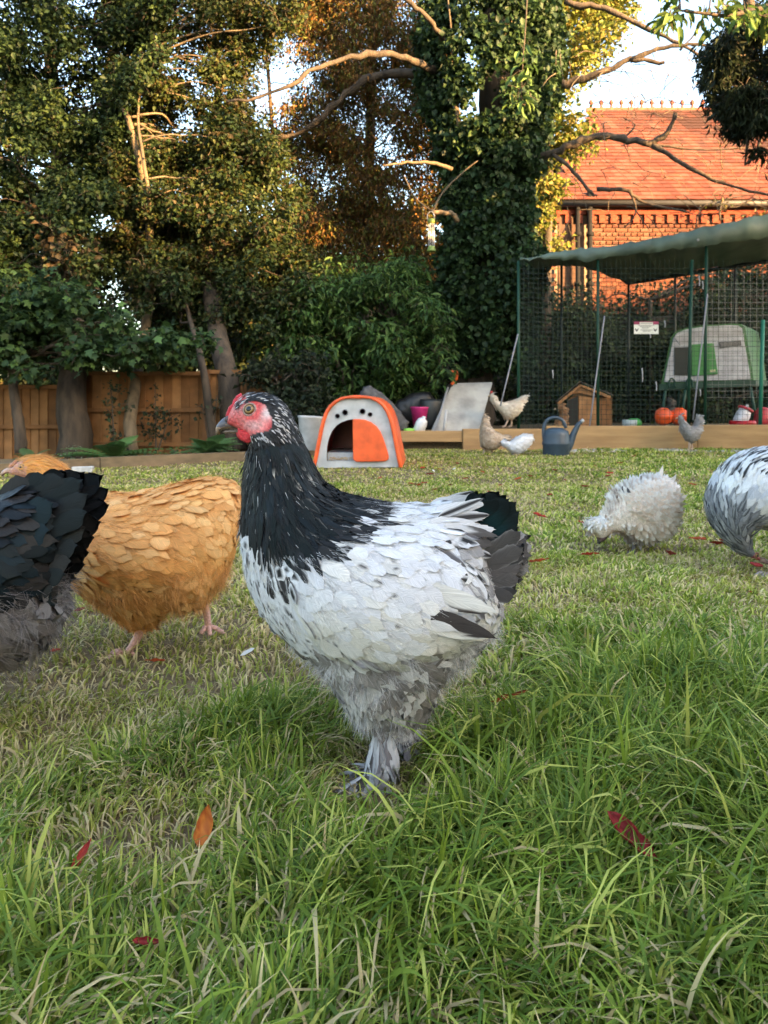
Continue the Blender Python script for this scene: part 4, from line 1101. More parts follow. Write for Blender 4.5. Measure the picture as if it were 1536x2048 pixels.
bare_face = pl(438,850, 450,820, 464,796, 482,780, 487,790, 474,812, 480,822, 492,808, 508,803, 526,804, 538,810, 544,822, 552,834, 553,850, 545,860, 528,862, 512,868, 498,876, 484,870, 462,860)
def main_skin(xy, colr):
    x, y = xy[:, 0], xy[:, 1]
    m = in_poly(x, y, [(a, b) for a, b in bare_face]) | (x < 500) & (y < 880)
    n = fbm(x / 7, y / 7)[:, None]
    red = np.array((.66, .075, .075)) * n * 1.5 + np.array((.62, .22, .20)) * (1 - n)
    pale = np.exp(-((x - 543) / 14) ** 2 - ((y - 826) / 13) ** 2)[:, None] + .45 * np.exp(-((x - 520) / 22) ** 2 - ((y - 850) / 12) ** 2)[:, None]
    ear = np.exp(-((x - 550) / 7) ** 2 - ((y - 856) / 13) ** 2)[:, None]
    dark = .75 * np.exp(-((x - 484) / 12) ** 2 - ((y - 812) / 12) ** 2)[:, None]
    red = red * (1 - np.clip(pale, 0, 1)) + np.array((.80, .68, .66)) * np.clip(pale, 0, 1)
    red = red * (1 - ear) + np.array((.68, .08, .09)) * ear
    red = red * (1 - dark) + np.array((.20, .17, .18)) * dark
    ring = np.clip(np.exp(-((np.hypot(x - 508, (y - 819)) - 19) / 7) ** 2) * (x > 500) * (y < 838) + .8 * np.exp(-((x - 470) / 16) ** 2 - ((y - 845) / 9) ** 2), 0, 1)[:, None] * .75
    red = red * (1 - ring) + np.array((.70, .06, .06)) * ring
    colr = colr.copy(); colr[m] = red[m]
    return colr

mt = [
    dict(name='crown_feathers', poly=pl(440,770, 600,770, 640,862, 600,880, 560,878, 505,900, 480,890, 480,860), sp=3.0, L=12, W=1.9, lift=.08, kind='point', res=(3, 5), jit=.16, rag=.12, under=(.05, .05, .05),
         col=c_mix([(lambda x, y: .13 + .65 * np.exp(-((x - 565) / 16) ** 2 - ((y - 846) / 22) ** 2) + .3 * near(490, 800, 20, 30)(x, y) + .45 * near(525, 868, 25, 9)(x, y), c_plain([(.72, .68, .62), (.6, .58, .57), (.45, .44, .45)])), (1, c_plain([BLK, (.03, .03, .032)]))])),
    dict(name='neck_feathers', poly=pl(480,876, 620,860, 640,950, 700,1003, 640,1062, 560,1068, 500,1040, 470,980), sp=9, L=58, W=8.5, lift=.06, droop=.04, kind='point', res=(5, 8), jit=.10, mat=MAT['gloss_feather'], under=BLK,
         col=c_mix([(lambda x, y: .42 * near(585, 885, 30, 45)(x, y), c_plain([BLK], (.5, .47, .42), .2)), (lambda x, y: .12 + .15 * (x > 600), c_plain([BLK], None, .2, (.10, .095, .09))), (1, c_plain([BLK, (.016, .015, .016), (.012, .014, .018)], None, .25))])),
    dict(name='cape_feathers', poly=pl(540,1030, 690,978, 790,1006, 748,1036, 700,1062, 630,1085, 556,1092, 536,1068), sp=13, L=46, W=9.5, lift=.08, kind='point', res=(5, 7), under=BLK, mat=MAT['feather'],
         col=c_mix([(lambda x, y: smooth01((x - 620) / 120) * .85, LACE), (.12, PWHITE), (1, c_plain([BLK, (.018, .017, .018)], None, .2))])),
    dict(name='shoulder_feathers', poly=pl(540,1060, 612,1064, 612,1095, 602,1130, 585,1146, 562,1136, 540,1100), sp=13, L=40, W=12, lift=.12, res=(5, 8), under=PGR,
         col=c_mix([(.45, c_plain([BLK, (.02, .019, .02)], None, .2, (.45, .45, .46))), (1, c_spot(WHT, BLK, .5, .3, .45))])),
    dict(name='tail_base_feathers', poly=pl(862,995, 990,990, 1000,1050, 985,1140, 950,1165, 880,1130, 850,1060), sp=15, L=58, W=12, lift=.12, res=(5, 8), under=PGR,
         col=c_mix([(.30, c_plain([(.03, .028, .03), (.10, .09, .088)], None, .2, (.62, .62, .63))), (.3, c_spot(WHT, BLK, .62, .3, .5)), (.2, c_plain([PGR, (.35, .34, .34)])), (1, PWHITE)])),
    dict(name='wing_covert_feathers', poly=wing_poly, sp=15.5, L=52, W=13.5, lift=.10, droop=.03, res=(5, 8), under=WHT,
         col=c_mix([(lambda x, y: .5 * smooth01((y - 1130) / 60), c_plain([(.70, .68, .62), (.73, .71, .65)], None, .04, (.76, .74, .69))), (lambda x, y: .10 + 0 * x, c_spot((.70, .69, .66), DGR, .75, .14, .3)), (.12, c_plain([(.66, .67, .70)], None, .04, (.76, .76, .77))), (1, PWHITE)])),
    dict(name='back_feathers', poly=pl(640,960, 980,960, 980,1090, 640,1110), sp=14, L=54, W=11, lift=.08, kind='long', res=(5, 7), under=WHT,
         col=c_mix([(.10, c_spot(WHT, (.05, .05, .05), .7, .2, .35)), (.20, c_plain([(.60, .60, .61), (.66, .66, .68)])), (1, PWHITE)])),
    dict(name='breast_feathers', poly=pl(470,960, 660,960, 660,1230, 700,1290, 690,1330, 600,1330, 470,1200), sp=11.5, L=36, W=11, lift=.10, res=(5, 7), under=PGR,
         col=c_mix([(lambda x, y: .30 + .15 * near(520, 1070, 40, 60)(x, y), c_spot(WHT, (.02, .02, .02), .72, .16, .22)), (lambda x, y: .75 * smooth01((y - 1225) / 40), c_plain([GRY, PGR, (.35, .34, .33)])), (1, PWHITE)])),
    dict(name='belly_down_feathers', poly=ALL, sp=14, L=40, W=11, lift=.30, droop=-.1, res=(5, 6), jit=.45, rag=.22, under=GRY, col=fluff_feather),
]
def barb_col(q, r):
    x, y = q[:, 0], q[:, 1]; n = len(x)
    w = np.array((.80, .80, .80)) * (.86 + .2 * r.random((n, 1)))
    lowc = smooth01((y - 1150) / 80)[:, None] * (x > 600)[:, None]; w = w * (1 - .5 * lowc) + np.array((.74, .70, .60)) * .5 * lowc
    k = (in_poly(x, y, cape_poly) | in_poly(x, y, pl(470,870, 640,850, 660,950, 790,1006, 748,1036, 640,1075, 560,1085, 500,1050, 470,1000))) & (r.random(n) < .985)
    return np.where(k[:, None], np.array((.010, .010, .011)), w)
mf = [dict(name='face_bristles', poly=bare_face, n=650, L=6, W=.28, lift=.12, curl=.1, clump=.2, up=.0032, col=lambda q, r: np.where(r.random((len(q), 1)) < .55, np.array((.72, .62, .58)), np.where(r.random((len(q), 1)) < .5, np.array((.05, .045, .05)), np.array((.5, .12, .12))))),
      dict(name='feather_barbs', poly=pl(480,900, 640,900, 700,985, 960,1000, 985,1200, 960,1245, 640,1250, 540,1230, 480,1100), n=34000, L=16, W=.30, lift=.03, curl=.10, clump=.22, col=barb_col),
      dict(name='belly_down', poly=pl(560,1250, 640,1262, 980,1235, 1060,1150, 1060,1480, 560,1480), n=24000, L=27, W=.42, lift=.42, curl=.5, col=lambda q, r: fluff_col(q[:, 0], q[:, 1], r))]
legm = [dict(path=pl(766,1435, 756,1475, 746,1520, 738,1556), dy=-.035, w=13, col=(.30, .26, .25), toes=((math.pi + .1, 62), (math.pi - .5, 50), (math.pi + .75, 48), (0.2, 26))),
        dict(path=pl(808,1430, 816,1460, 818,1495, 812,1528), dy=.045, w=12, col=(.50, .36, .30), toes=((math.pi, 58), (math.pi - .55, 46), (math.pi + .6, 46), (0.2, 26)))]
root, B, r = hen('white_and_black_hen', 'large white hen with black neck and tail standing in long grass', BD, main_poly, neck_flow, mt, mf, legm, main_skin, (.3, .3, .3), 3.0, 3.0,
                 [(wing_poly, 2.0, .24)], bare_face, 5, 0.0, 5, erode=3)

def hackle(P, N, Fl, L, W, col, kind='long', lift=.05, droop=.05, nu=7, nv=12, name='flight_feather', mat=None, root=root, label=None, seed=0, rag=.03, camber=.2):
    rr = np.random.default_rng(abs(seed) + 1)
    st = feather_mesh(np.array([P]), np.array([N]), np.array([Fl], float), L, W, lift, droop, kind, nu, nv, col, rr, camber, 0, rag, 0)
    return apart(name, *st[:2], mat or MAT['feather'], root, st[2], st[3], True, label=label, normals=st[4])

def grid_uv(nu, nv):
    return np.broadcast_to(np.linspace(-1, 1, nu)[None, None, :], (1, nv, nu)), np.broadcast_to(np.linspace(0, 1, nv)[None, :, None], (1, nv, nu))
U_, V_ = grid_uv(9, 14)
def two_tone(a, b, cut, soft=.12, flip=1):
    t = smooth01((U_ * flip - cut + .12 * np.sin(V_ * 60)) / soft)[..., None]
    return np.array(a) * (1 - t) + np.array(b) * t
def flight(x0, y0, x1, y1, hw, col, side=-1, off=.004, **k):
    s = BD / FPX; th = B.thick([x0], [y0])[0]; th1 = B.thick([min(x1, 985)], [min(y1, 1240)])[0]
    p = np.array([(x0 - CX) * s, BD + side * (th + off * .1), CAMH + (HY - y0) * s])
    e = np.array([(x1 - CX) * s, BD + side * (max(th1, th * .62) + off * 1.5), CAMH + (HY - y1) * s])
    d = e - p; N = np.array([0, side, .12]); 
    n_ = N - d * (N @ d) / (d @ d)
    hackle(p, n_ / np.linalg.norm(n_), d, np.linalg.norm(d), hw * s, col, nu=9, nv=14, seed=int(x0 + y0), lift=0.0, droop=.0, **k)
for sd in (-1, 1):
    W_ = lambda c: np.ones((1, 14, 9, 1)) * np.array(c)
    sh = (.9 + .1 * np.abs(U_))[..., None]
    flight(640, 1236, 905, 1254, 12, W_((.62, .60, .55)) * sh, sd, .002); flight(655, 1222, 935, 1250, 14, W_((.70, .68, .62)) * sh, sd, .003)
    flight(690, 1208, 968, 1236, 15, two_tone((.74, .71, .64), (.66, .65, .62), 0), sd, .005); flight(720, 1192, 955, 1232, 15, W_((.68, .67, .66)) * sh, sd, .006)
    flight(770, 1158, 970, 1225, 21, two_tone((.74, .72, .66), (.040, .034, .032), -.62, .12, 1 if sd < 0 else -1), sd, .017, label='dark brown wing feather with a cream edge')
    flight(775, 1114, 976, 1182, 19, two_tone((.76, .75, .71), (.05, .042, .04), .55, .15, -1 if sd < 0 else 1) if sd < 0 else W_((.76, .74, .68)), sd, .019)
    flight(760, 1120, 925, 1178, 16, W_((.74, .73, .72)) * sh, sd, .013); flight(745, 1150, 900, 1208, 16, W_((.71, .70, .68)) * sh, sd, .012)
    flight(820, 1090, 950, 1160, 15, W_((.72, .71, .70)) * sh, sd, .012)

# saddle feathers sweeping over the root of the tail
for j, (x0, y0, x1, y1, hw, cl) in enumerate([(862,1016,968,1000,11,0), (868,1028,975,1022,12,1), (872,1042,985,1050,12,0), (878,1056,985,1078,12,2), (884,1070,980,1102,12,1), (890,1086,972,1128,12,0), (900,1100,970,1150,12,2), (870,1022,960,988,8,1), (880,1035,990,1062,9,2), (850,1030,955,1040,12,0), (860,1060,960,1112,12,0), (905,1120,972,1168,11,1)]):
    for sd in (-1, 1):
        s = BD / FPX; th = B.thick([x0], [y0])[0]
        a = np.array([(x0 - CX) * s, BD + sd * (th + .004 + .0008 * j), CAMH + (HY - y0) * s]); e = np.array([(x1 - CX) * s, BD + sd * (.034 + .0012 * j), CAMH + (HY - y1) * s])
        d = e - a; N = np.array([.25, sd * 1.0, .3]); N = N - d * (N @ d) / (d @ d)
        if cl == 0: t = np.ones((1, 14, 9, 1)) * np.array((.72, .73, .75))
        elif cl == 1: ed = smooth01((np.abs(U_) - .35) / .3)[..., None]; t = np.array((.025, .024, .025)) * (1 - ed) + np.array((.66, .67, .69)) * ed
        else: ed = smooth01((V_ - .45 + .2 * np.abs(U_)) / .2)[..., None]; t = np.array((.70, .71, .73)) * (1 - ed) + np.array((.09, .085, .085)) * ed
        hackle(a, N / np.linalg.norm(N), d, np.linalg.norm(d), hw * s, t, 'long', .04, .05, 9, 14, 'saddle_feather', None, seed=400 + j * 2 + sd, rag=.04)
# the dark rump cushion below the quills
TB = Body(pl(925,1060, 960,1050, 1000,1048, 1030,1068, 1040,1105, 1034,1140, 1015,1172, 990,1195, 955,1200, 935,1150), BD, 3.0, 3.0, .8, smooth=4)
apart('tail_cushion', TB.V, TB.F, MAT['skin'], root, np.tile(np.array(DGR), (len(TB.V), 1)), None, True)
dress(root, TB, [(950,1080,1,-.5), (1000,1060,1,-.35), (1020,1110,1,-.05), (1000,1160,1,.2), (960,1190,1,.35), (960,1130,1,0)],
      [dict(name='tail_cushion_feathers', poly=ALL, sp=12, L=46, W=13, lift=.22, res=(5, 8), jit=.28, rag=.16, under=DGR,
         col=c_mix([(.3, c_plain([(.16, .145, .14), (.12, .108, .105)], (.30, .29, .29))), (1, c_plain([DGR, (.05, .046, .045), (.10, .09, .088)]))]))], [dict(name='tail_down', poly=ALL, n=5000, L=26, W=.5, lift=.35, curl=.3, col=lambda q, r: np.array(DGR) * (.6 + 1.8 * r.random((len(q), 1)) ** 2))], None, r)
# tail: glossy black quills fanned on both sides of the rump
rr = np.random.default_rng(3)
tail = [(925,1075,1000,985,14), (928,1080,1022,984,16), (935,1085,1036,992,16), (940,1090,1042,1012,16), (940,1095,1040,1040,15), (940,1085,985,988,13), (930,1085,1030,1030,16), (935,1095,1020,1060,15), (920,1060,968,982,10)]
for j, (x0, y0, x1, y1, hw) in enumerate(tail):
    x1 -= 10; y1 += 3
    for sd in (-1, 1):
        s = BD / FPX
        a = np.array([(x0 - CX) * s, BD + sd * .018, CAMH + (HY - y0) * s]); e = np.array([(x1 - CX) * s, BD + sd * (.030 - .0025 * j + .004 * rr.random()), CAMH + (HY - y1) * s])
        d = e - a; N = np.array([.15, sd * 1.0, .25]); N = N - d * (N @ d) / (d @ d)
        t = (np.ones((1, 14, 9, 1)) * np.array((.007, .009, .010)) + smooth01((V_ - .2) / .3)[..., None] * smooth01((.85 - V_) / .3)[..., None] * np.array((.0, .016, .018)))
        hackle(a, N / np.linalg.norm(N), d, np.linalg.norm(d), hw * 1.35 * s, t, 'blunt', .05, -.10, 9, 14, 'tail_feather', MAT['gloss_feather'], seed=j * 2 + sd, rag=.012)
for j, (x0, y0, x1, y1, hw, cl) in enumerate([(950,1130,1052,1080,14,DGR), (955,1140,1050,1118,13,(.09,.08,.078)), (955,1150,1046,1142,13,DGR), (950,1165,1036,1178,12,(.05,.045,.044)), (950,1110,1048,1050,13,(.06,.055,.053)), (945,1180,1008,1200,11,(.10,.09,.088)),
                                                (955,1125,1056,1100,8,(.03,.028,.028)), (950,1175,1042,1165,8,(.03,.028,.028))]):
    x1 -= 20
    for sd in (-1, 1):
        s = BD / FPX
        a = np.array([(x0 - CX) * s, BD + sd * .040, CAMH + (HY - y0) * s]); e = np.array([(x1 - CX) * s, BD + sd * (.035 + .006 * rr.random()), CAMH + (HY - y1) * s])
        d = e - a; N = np.array([.2, sd * 1.0, .1]); N = N - d * (N @ d) / (d @ d)
        t = np.ones((1, 14, 9, 1)) * np.array(cl); ed = smooth01((np.abs(U_) - .7) / .3)[..., None] * .35; t = t * (1 - ed) + np.array((.4, .39, .39)) * ed
        hackle(a, N / np.linalg.norm(N), d, np.linalg.norm(d), hw * 1.25 * s, t, 'blunt', .05, -.12, 9, 14, 'tail_feather', MAT['feather'], seed=50 + j * 2 + sd, rag=.05)

# head furniture
solid_part('upper_beak', pl(430,861, 432,850, 440,840, 449,833, 462,838, 474,846, 486,853, 474,857, 458,858, 446,860, 437,868, 431,874), BD, root, lambda q: np.where((fbm(q[:, 0] / 9, q[:, 1] / 4) + (q[:, 1] - 852) / 40 > .55)[:, None], np.array((.38, .27, .19)), np.array((.12, .12, .14))), MAT['horn'], 3, 1.2, 1.0, 0, 2)
solid_part('lower_beak', pl(441,864, 450,860, 468,858, 484,858, 480,866, 462,867, 448,868), BD, root, (.30, .25, .21), MAT['horn'], 3, 1.2, 1.1, 0, 2)
solid_part('comb', pl(449,838, 454,822, 461,807, 468,795, 477,787, 485,785, 488,796, 481,808, 476,820, 468,834, 457,842), BD, root, (.62, .045, .06), MAT['skin'], 3, 1.2, .8, 0, 4, .004)
for sd, pw in ((-1, pl(484,853, 494,858, 508,863, 520,868, 519,877, 511,884, 500,885, 490,880, 484,870)), (1, pl(458,862, 470,866, 482,870, 485,880, 483,889, 474,885, 464,876))):
    solid_part('wattle', pw, BD, root, (.66, .05, .06), MAT['skin'], 2, 1.2, .5, sd * .030, 2, .002)
for sd in (-1, 1):
    hen_eye(root, B, 508, 819, 11.5, (.30, .17, .06), (.40, .27, .22), sd)
    o = MB(); p = px(459, 838, BD); p.y += sd * (B.thick([459], [838])[0] * .6 + .002)
    o.lathe([(.0045, -.002), (.004, .002), (.002, .003), (.0002, .0032)], p, 10, (.10, .08, .085), Matrix.Rotation(math.radians(90 * -sd), 3, 'X'))
    part('nostril', o, MAT['horn'], root, True)
# feathered shanks and feet
for (path, dy, cb) in ((pl(768,1440, 758,1480, 748,1525, 740,1556), -.035, (.30, .28, .28)), (pl(808,1440, 816,1470, 818,1500, 814,1526), .045, (.45, .38, .33))):
    n = 190; t = rr.random(n); pts = catmull([px(x, y, BD) + Vector((0, dy, 0)) for x, y in path], 10)
    C = np.array([pts[int(v * (len(pts) - 1))] for v in t]); an = rr.random(n) * 2 * np.pi
    Nn = np.stack([np.cos(an), np.sin(an), np.zeros(n)], 1); Pp = C + Nn * .012
    Fl = np.tile(np.array([[.12, -.1, -1.0]]), (n, 1)) + Nn * .3
    U5, V5 = grid_uv(5, 7)
    cl = c_mix([(.4, c_plain([(.58, .57, .58), (.45, .44, .45)])), (1, c_plain([cb, DGR, (.2, .18, .19)]))])(C[:, 0], C[:, 2], U5, V5, rr)
    st = feather_mesh(Pp, Nn, Fl, .038 * (.7 + .6 * rr.random(n)), .0075, .30, .05, 'round', 5, 7, cl, rr, .25, .001, .2, .3)
    n2 = 70; an = rr.uniform(1.7, 4.9, n2); fo = np.array(pts[-1]); Fl2 = np.stack([np.cos(an), np.sin(an), -.28 + .2 * rr.random(n2)], 1); N_ = nrm(np.stack([.25 * np.cos(an), .25 * np.sin(an), np.ones(n2)], 1))
    cl2 = c_mix([(.4, c_plain([(.58, .57, .58), (.45, .44, .45)])), (1, c_plain([cb, DGR, (.2, .18, .19)]))])(an, an, U5, V5, rr)
    s2 = feather_mesh(fo + np.array([0, 0, .016]) + rr.normal(0, .006, (n2, 3)), N_, Fl2, .034 * (.6 + .7 * rr.random(n2)), .006, .05, .1, 'round', 5, 7, cl2, rr, .25, 0, .2, .3)
    apart('foot_feathers', *s2[:2], MAT['feather'], root, s2[2], s2[3], True, kind='stuff')
    apart('leg_feathers', *st[:2], MAT['feather'], root, st[2], st[3], True, kind='stuff')

# ---------------------------------------------------------------- the buff hen walking behind
BUFF = [S(244, 184, 114), S(240, 176, 104), S(248, 194, 128), S(236, 168, 96)]
buff_poly = pl(0,947, 10,938, 22,930, 32,917, 52,908, 78,907, 104,915, 128,930, 150,952, 180,975, 215,986, 260,986, 305,978, 350,966, 395,956, 432,953, 462,962, 480,982, 486,1015, 480,1060, 468,1105, 455,1145, 440,1178, 412,1202, 392,1218, 372,1212, 345,1215, 322,1238, 300,1254, 278,1256, 256,1244, 234,1218, 205,1203, 170,1178, 140,1148, 118,1105, 104,1050, 92,1005, 78,975, 50,962, 22,957)
buff_flow = [(20,935,1,-.2), (60,915,1,0), (110,940,1,.6), (130,1000,.8,.8), (200,1000,1,.15), (300,990,1,-.1), (400,970,1,.1), (470,1000,.6,.9), (140,1100,.5,1), (220,1080,1,.35), (300,1080,1,.35), (350,1120,1,.3), (420,1060,.9,.6), (450,1120,.3,1), (200,1170,.9,.5), (280,1200,.3,1), (380,1180,.5,1)]
def buff_fluff(q, r):
    t = r.random((len(q), 1)); return np.array(S(226, 170, 104)) * t + np.array(S(200, 138, 74)) * (1 - t)
bw = pl(170,1040, 250,1020, 330,1040, 345,1090, 330,1130, 250,1125, 190,1110)
bt = [dict(name='head_feathers', poly=pl(30,900, 200,900, 200,985, 70,985, 60,960, 40,950), sp=5, L=20, W=3.2, lift=.08, kind='point', res=(3, 5), under=BUFF[0], col=c_plain([S(236, 165, 75), S(240, 176, 92), S(226, 150, 66)])),
      dict(name='wing_feathers', poly=bw, sp=14, L=56, W=13, lift=.10, under=BUFF[1], col=c_plain(BUFF, None, .07, S(234, 168, 98))),
      dict(name='down_feathers', poly=pl(150,1190, 300,1120, 380,1140, 500,1130, 500,1300, 150,1300), sp=11, L=34, W=9, lift=.3, droop=-.05, jit=.4, rag=.2, res=(5, 6), under=S(210, 150, 84), col=c_plain([S(222, 166, 98), S(206, 146, 80), S(232, 184, 122)])),
      dict(name='body_feathers', poly=ALL, sp=10.5, L=42, W=12, lift=.08, res=(5, 7), under=BUFF[1], col=c_plain(BUFF, None, .07, S(234, 168, 98)))]
def buff_skin(xy, c):
    m = (xy[:, 0] < 68) & (xy[:, 1] > 912); c = c.copy(); c[m] = np.array((.70, .36, .30)); return c
bare_b = pl(-10,960, -10,935, 22,928, 34,918, 50,924, 66,930, 70,945, 60,958, 30,965)
root2, B2, _ = hen('buff_hen', 'golden buff hen walking behind the black-necked hen', 1.5, buff_poly, buff_flow, bt,
    [dict(name='feather_barbs', poly=ALL, n=24000, L=17, W=.30, lift=.03, curl=.1, clump=.25, col=lambda q, r: np.array(S(240, 176, 104)) * (.82 + .3 * r.random((len(q), 1)))), dict(name='down', poly=pl(180,1180, 300,1110, 500,1120, 500,1300, 180,1300), n=7000, L=26, W=.5, lift=.5, col=buff_fluff)],
    [dict(path=pl(292,1235, 286,1262, 275,1282, 262,1299), dy=-.03, w=7.5, col=(.68, .40, .34)), dict(path=pl(384,1195, 396,1222, 402,1245, 405,1268), dy=.05, w=7.5, col=(.68, .40, .34), toes=((.05, 34), (-2.2, 22), (2.4, 20), (-1.2, 26)), lifted=.25)],
    buff_skin, BUFF[1], 3.0, 3.5, [(bw, 2.0, .3)], bare_b, 8, erode=5)
solid_part('beak', pl(0,949, 4,940, 14,934, 24,932, 30,940, 24,946, 12,949, 3,954), 1.5, root2, (.62, .42, .34), MAT['horn'], 3, 1.2, .9, 0, 2)
solid_part('comb', pl(14,935, 20,926, 30,918, 36,920, 32,930, 22,937), 1.5, root2, (.72, .36, .30), MAT['skin'], 3, 1.2, .8, 0, 2, .003)
for sd in (-1, 1): hen_eye(root2, B2, 56, 932, 6.5, (.36, .22, .08), (.6, .42, .3), sd)

# ---------------------------------------------------------------- the black hen leaving the picture
bk_poly = pl(-310,885, -285,872, -276,848, -245,836, -215,856, -196,920, -150,990, -80,1005, -20,990, 20,972, 60,962, 95,965, 120,985, 135,1020, 138,1070, 130,1110, 122,1150, 118,1185, 126,1215, 118,1260, 85,1302, 40,1330, 0,1346, -60,1378, -120,1388, -165,1345, -220,1285, -268,1200, -285,1100, -276,1000, -268,920, -285,900)
bk_flow = [(-250,860,1,.5), (-230,950,.3,1), (-150,1010,1,.5), (-50,1010,1,.05), (50,985,1,-.1), (110,1040,1,.0), (-240,1150,.3,1), (-100,1120,1,.3), (20,1100,1,.15), (90,1160,1,.2), (0,1260,.8,.8), (90,1240,.8,.7), (-100,1300,.4,1)]
bkw = pl(-220,1040, -80,1020, 20,1060, 70,1130, 20,1180, -120,1170, -210,1110)
DB = [(.010, .011, .013), (.014, .014, .016), (.008, .012, .016)]
def grey_fluff(q, r):
    t = r.random((len(q), 1)) ** 2; return np.array((.15, .13, .125)) * (.7 + .5 * r.random((len(q), 1))) * (1 - t) + np.array((.33, .30, .29)) * t
kt = [dict(name='down_feathers', poly=pl(-400,1210, -60,1200, 90,1165, 200,1180, 200,1500, -400,1500), sp=17, L=48, W=13, lift=.3, droop=-.05, jit=.4, rag=.25, under=(.15, .13, .125), col=c_plain([(.14, .122, .118), (.18, .16, .155), (.22, .20, .19)])),
      dict(name='wing_feathers', poly=bkw, sp=18, L=72, W=17, lift=.12, under=DB[0], mat=MAT['gloss_feather'], col=c_plain(DB)),
      dict(name='body_feathers', poly=ALL, sp=16, L=66, W=15, lift=.14, under=DB[0], mat=MAT['gloss_feather'], col=c_mix([(.25, c_plain([(.03, .025, .024)])), (1, c_plain(DB))]))]
root3, B3, r3 = hen('black_hen', 'black hen with grey underside walking out of the left edge', 1.12, bk_poly, bk_flow, kt, [dict(name='down', poly=pl(-400,1190, 90,1150, 200,1180, 200,1500, -400,1500), n=11000, L=44, W=.65, lift=.55, curl=.3, col=grey_fluff)],
    [dict(path=pl(-30,1340, -28,1380, -16,1420, -8,1450), dy=-.03, w=11, col=(.16, .13, .13)), dict(path=pl(-110,1360, -112,1400, -105,1430, -100,1450), dy=.05, w=11, col=(.16, .13, .13))], None, DB[0], 3.0, 4.5, [(bkw, 2.0, .25)], None, 12, erode=9)
solid_part('beak', pl(-318,890, -306,878, -290,872, -280,882, -296,890, -310,896), 1.12, root3, (.12, .11, .11), MAT['horn'], 3, 1.5, .9, 0, 2)
solid_part('comb', pl(-298,872, -288,850, -270,836, -262,846, -276,866, -288,876), 1.12, root3, (.6, .05, .06), MAT['skin'], 3, 1.5, .8, 0, 2, .004)
for sd in (-1, 1): hen_eye(root3, B3, -255, 866, 9, (.36, .2, .07), (.4, .2, .17), sd)
for j, (x0, y0, x1, y1, hw, cl) in enumerate([(20,1020,118,950,20,DB[0]), (40,1030,150,950,20,DB[1]), (60,1040,186,956,18,DB[0]), (70,1050,198,985,18,DB[1]), (80,1060,197,1018,18,DB[0]), (80,1075,188,1052,18,(.02,.018,.018)), (75,1095,172,1085,18,DB[1]), (70,1115,160,1115,17,(.025,.022,.022)), (60,1135,150,1142,17,DB[0]), (50,1150,128,1170,16,(.02,.018,.018)),
                                               (10,1010,75,955,18,(.03,.027,.028)), (30,1050,140,1000,20,(.009,.016,.022)), (20,1070,130,1050,20,(.008,.015,.022)), (0,1090,110,1090,22,(.008,.015,.02))]):
    for sd in (-1, 1):
        s = 1.12 / FPX; off = .02 + .0035 * (j % 5) + (.025 if j > 10 else 0)
        a = np.array([(x0 - CX) * s, 1.12 + sd * off * 1.2, CAMH + (HY - y0) * s]); e = np.array([(x1 - CX) * s, 1.12 + sd * off * .9, CAMH + (HY - y1) * s])
        d = e - a; N = np.array([.15, sd * 1.0, .2]); N = N - d * (N @ d) / (d @ d)
        hackle(a, N / np.linalg.norm(N), d, np.linalg.norm(d), hw * 1.35 * s, np.ones((1, 14, 9, 1)) * np.array(cl), 'blunt', .04, -.10, 9, 14, 'tail_feather', MAT['gloss_feather'], root3, seed=200 + j * 2 + sd, rag=.03)

# ---------------------------------------------------------------- the white frizzle pecking
fz_poly = pl(1197,1086, 1186,1072, 1172,1060, 1170,1046, 1182,1034, 1202,1032, 1214,1006, 1230,984, 1256,964, 1290,956, 1322,956, 1346,972, 1352,1000, 1350,1030, 1340,1058, 1320,1076, 1290,1080, 1262,1080, 1240,1070, 1226,1064, 1214,1076, 1206,1088)
fz_flow = [(1185,1050,-.6,-.2), (1220,1010,-.2,-1), (1280,960,.2,-1), (1340,980,1,-.6), (1350,1040,1,.2), (1300,1070,.3,1), (1240,1060,-.2,1), (1280,1010,.6,-.6)]
FZ = [(.88, .76, .65), (.85, .70, .58), (.90, .80, .70), (.82, .66, .54)]
ft = [dict(name='crest_feathers', poly=pl(1150,1020, 1205,1020, 1208,1050, 1192,1058, 1182,1072, 1150,1070), sp=4, L=17, W=2.2, lift=.8, droop=.30, kind='long', res=(3, 6), jit=.3, radial=(1200,1052), under=FZ[2], col=c_plain([(.82, .77, .72)])),
      dict(name='neck_feathers', poly=pl(1195,1020, 1240,1000, 1250,1075, 1205,1090), sp=4.5, L=12, W=2.6, lift=.9, droop=-.30, kind='long', res=(3, 6), jit=.25, radial=(1230,1050), rag=.12, under=FZ[1], col=c_plain(FZ, (.84, .78, .73), .06)),
      dict(name='curled_feathers', poly=ALL, sp=5.0, L=15, W=4.6, lift=.9, droop=-.65, kind='round', res=(3, 7), jit=.25, radial=(1275,1040), rag=.12, under=FZ[1], col=c_mix([(.008, c_plain([DGR])), (1, c_plain(FZ, (.92, .87, .82), .05))]))]
root4, B4, r4 = hen('frizzle_hen', 'small white hen with curled feathers pecking the lawn', 2.48, fz_poly, fz_flow, ft, [], [dict(path=pl(1262,1072, 1262,1085, 1261,1095, 1260,1104), dy=-.03, w=4, col=(.16, .15, .16), toes=((math.pi, 18), (2.6, 15), (3.7, 15), (0, 9))), dict(path=pl(1308,1070, 1309,1085, 1310,1096, 1311,1105), dy=.03, w=4, col=(.16, .15, .16), toes=((math.pi, 18), (2.6, 15), (3.7, 15), (0, 9)))],
    None, FZ[1], 3.2, 3.0, [], pl(1190,1056, 1216,1056, 1216,1080, 1208,1095, 1190,1092), 17)
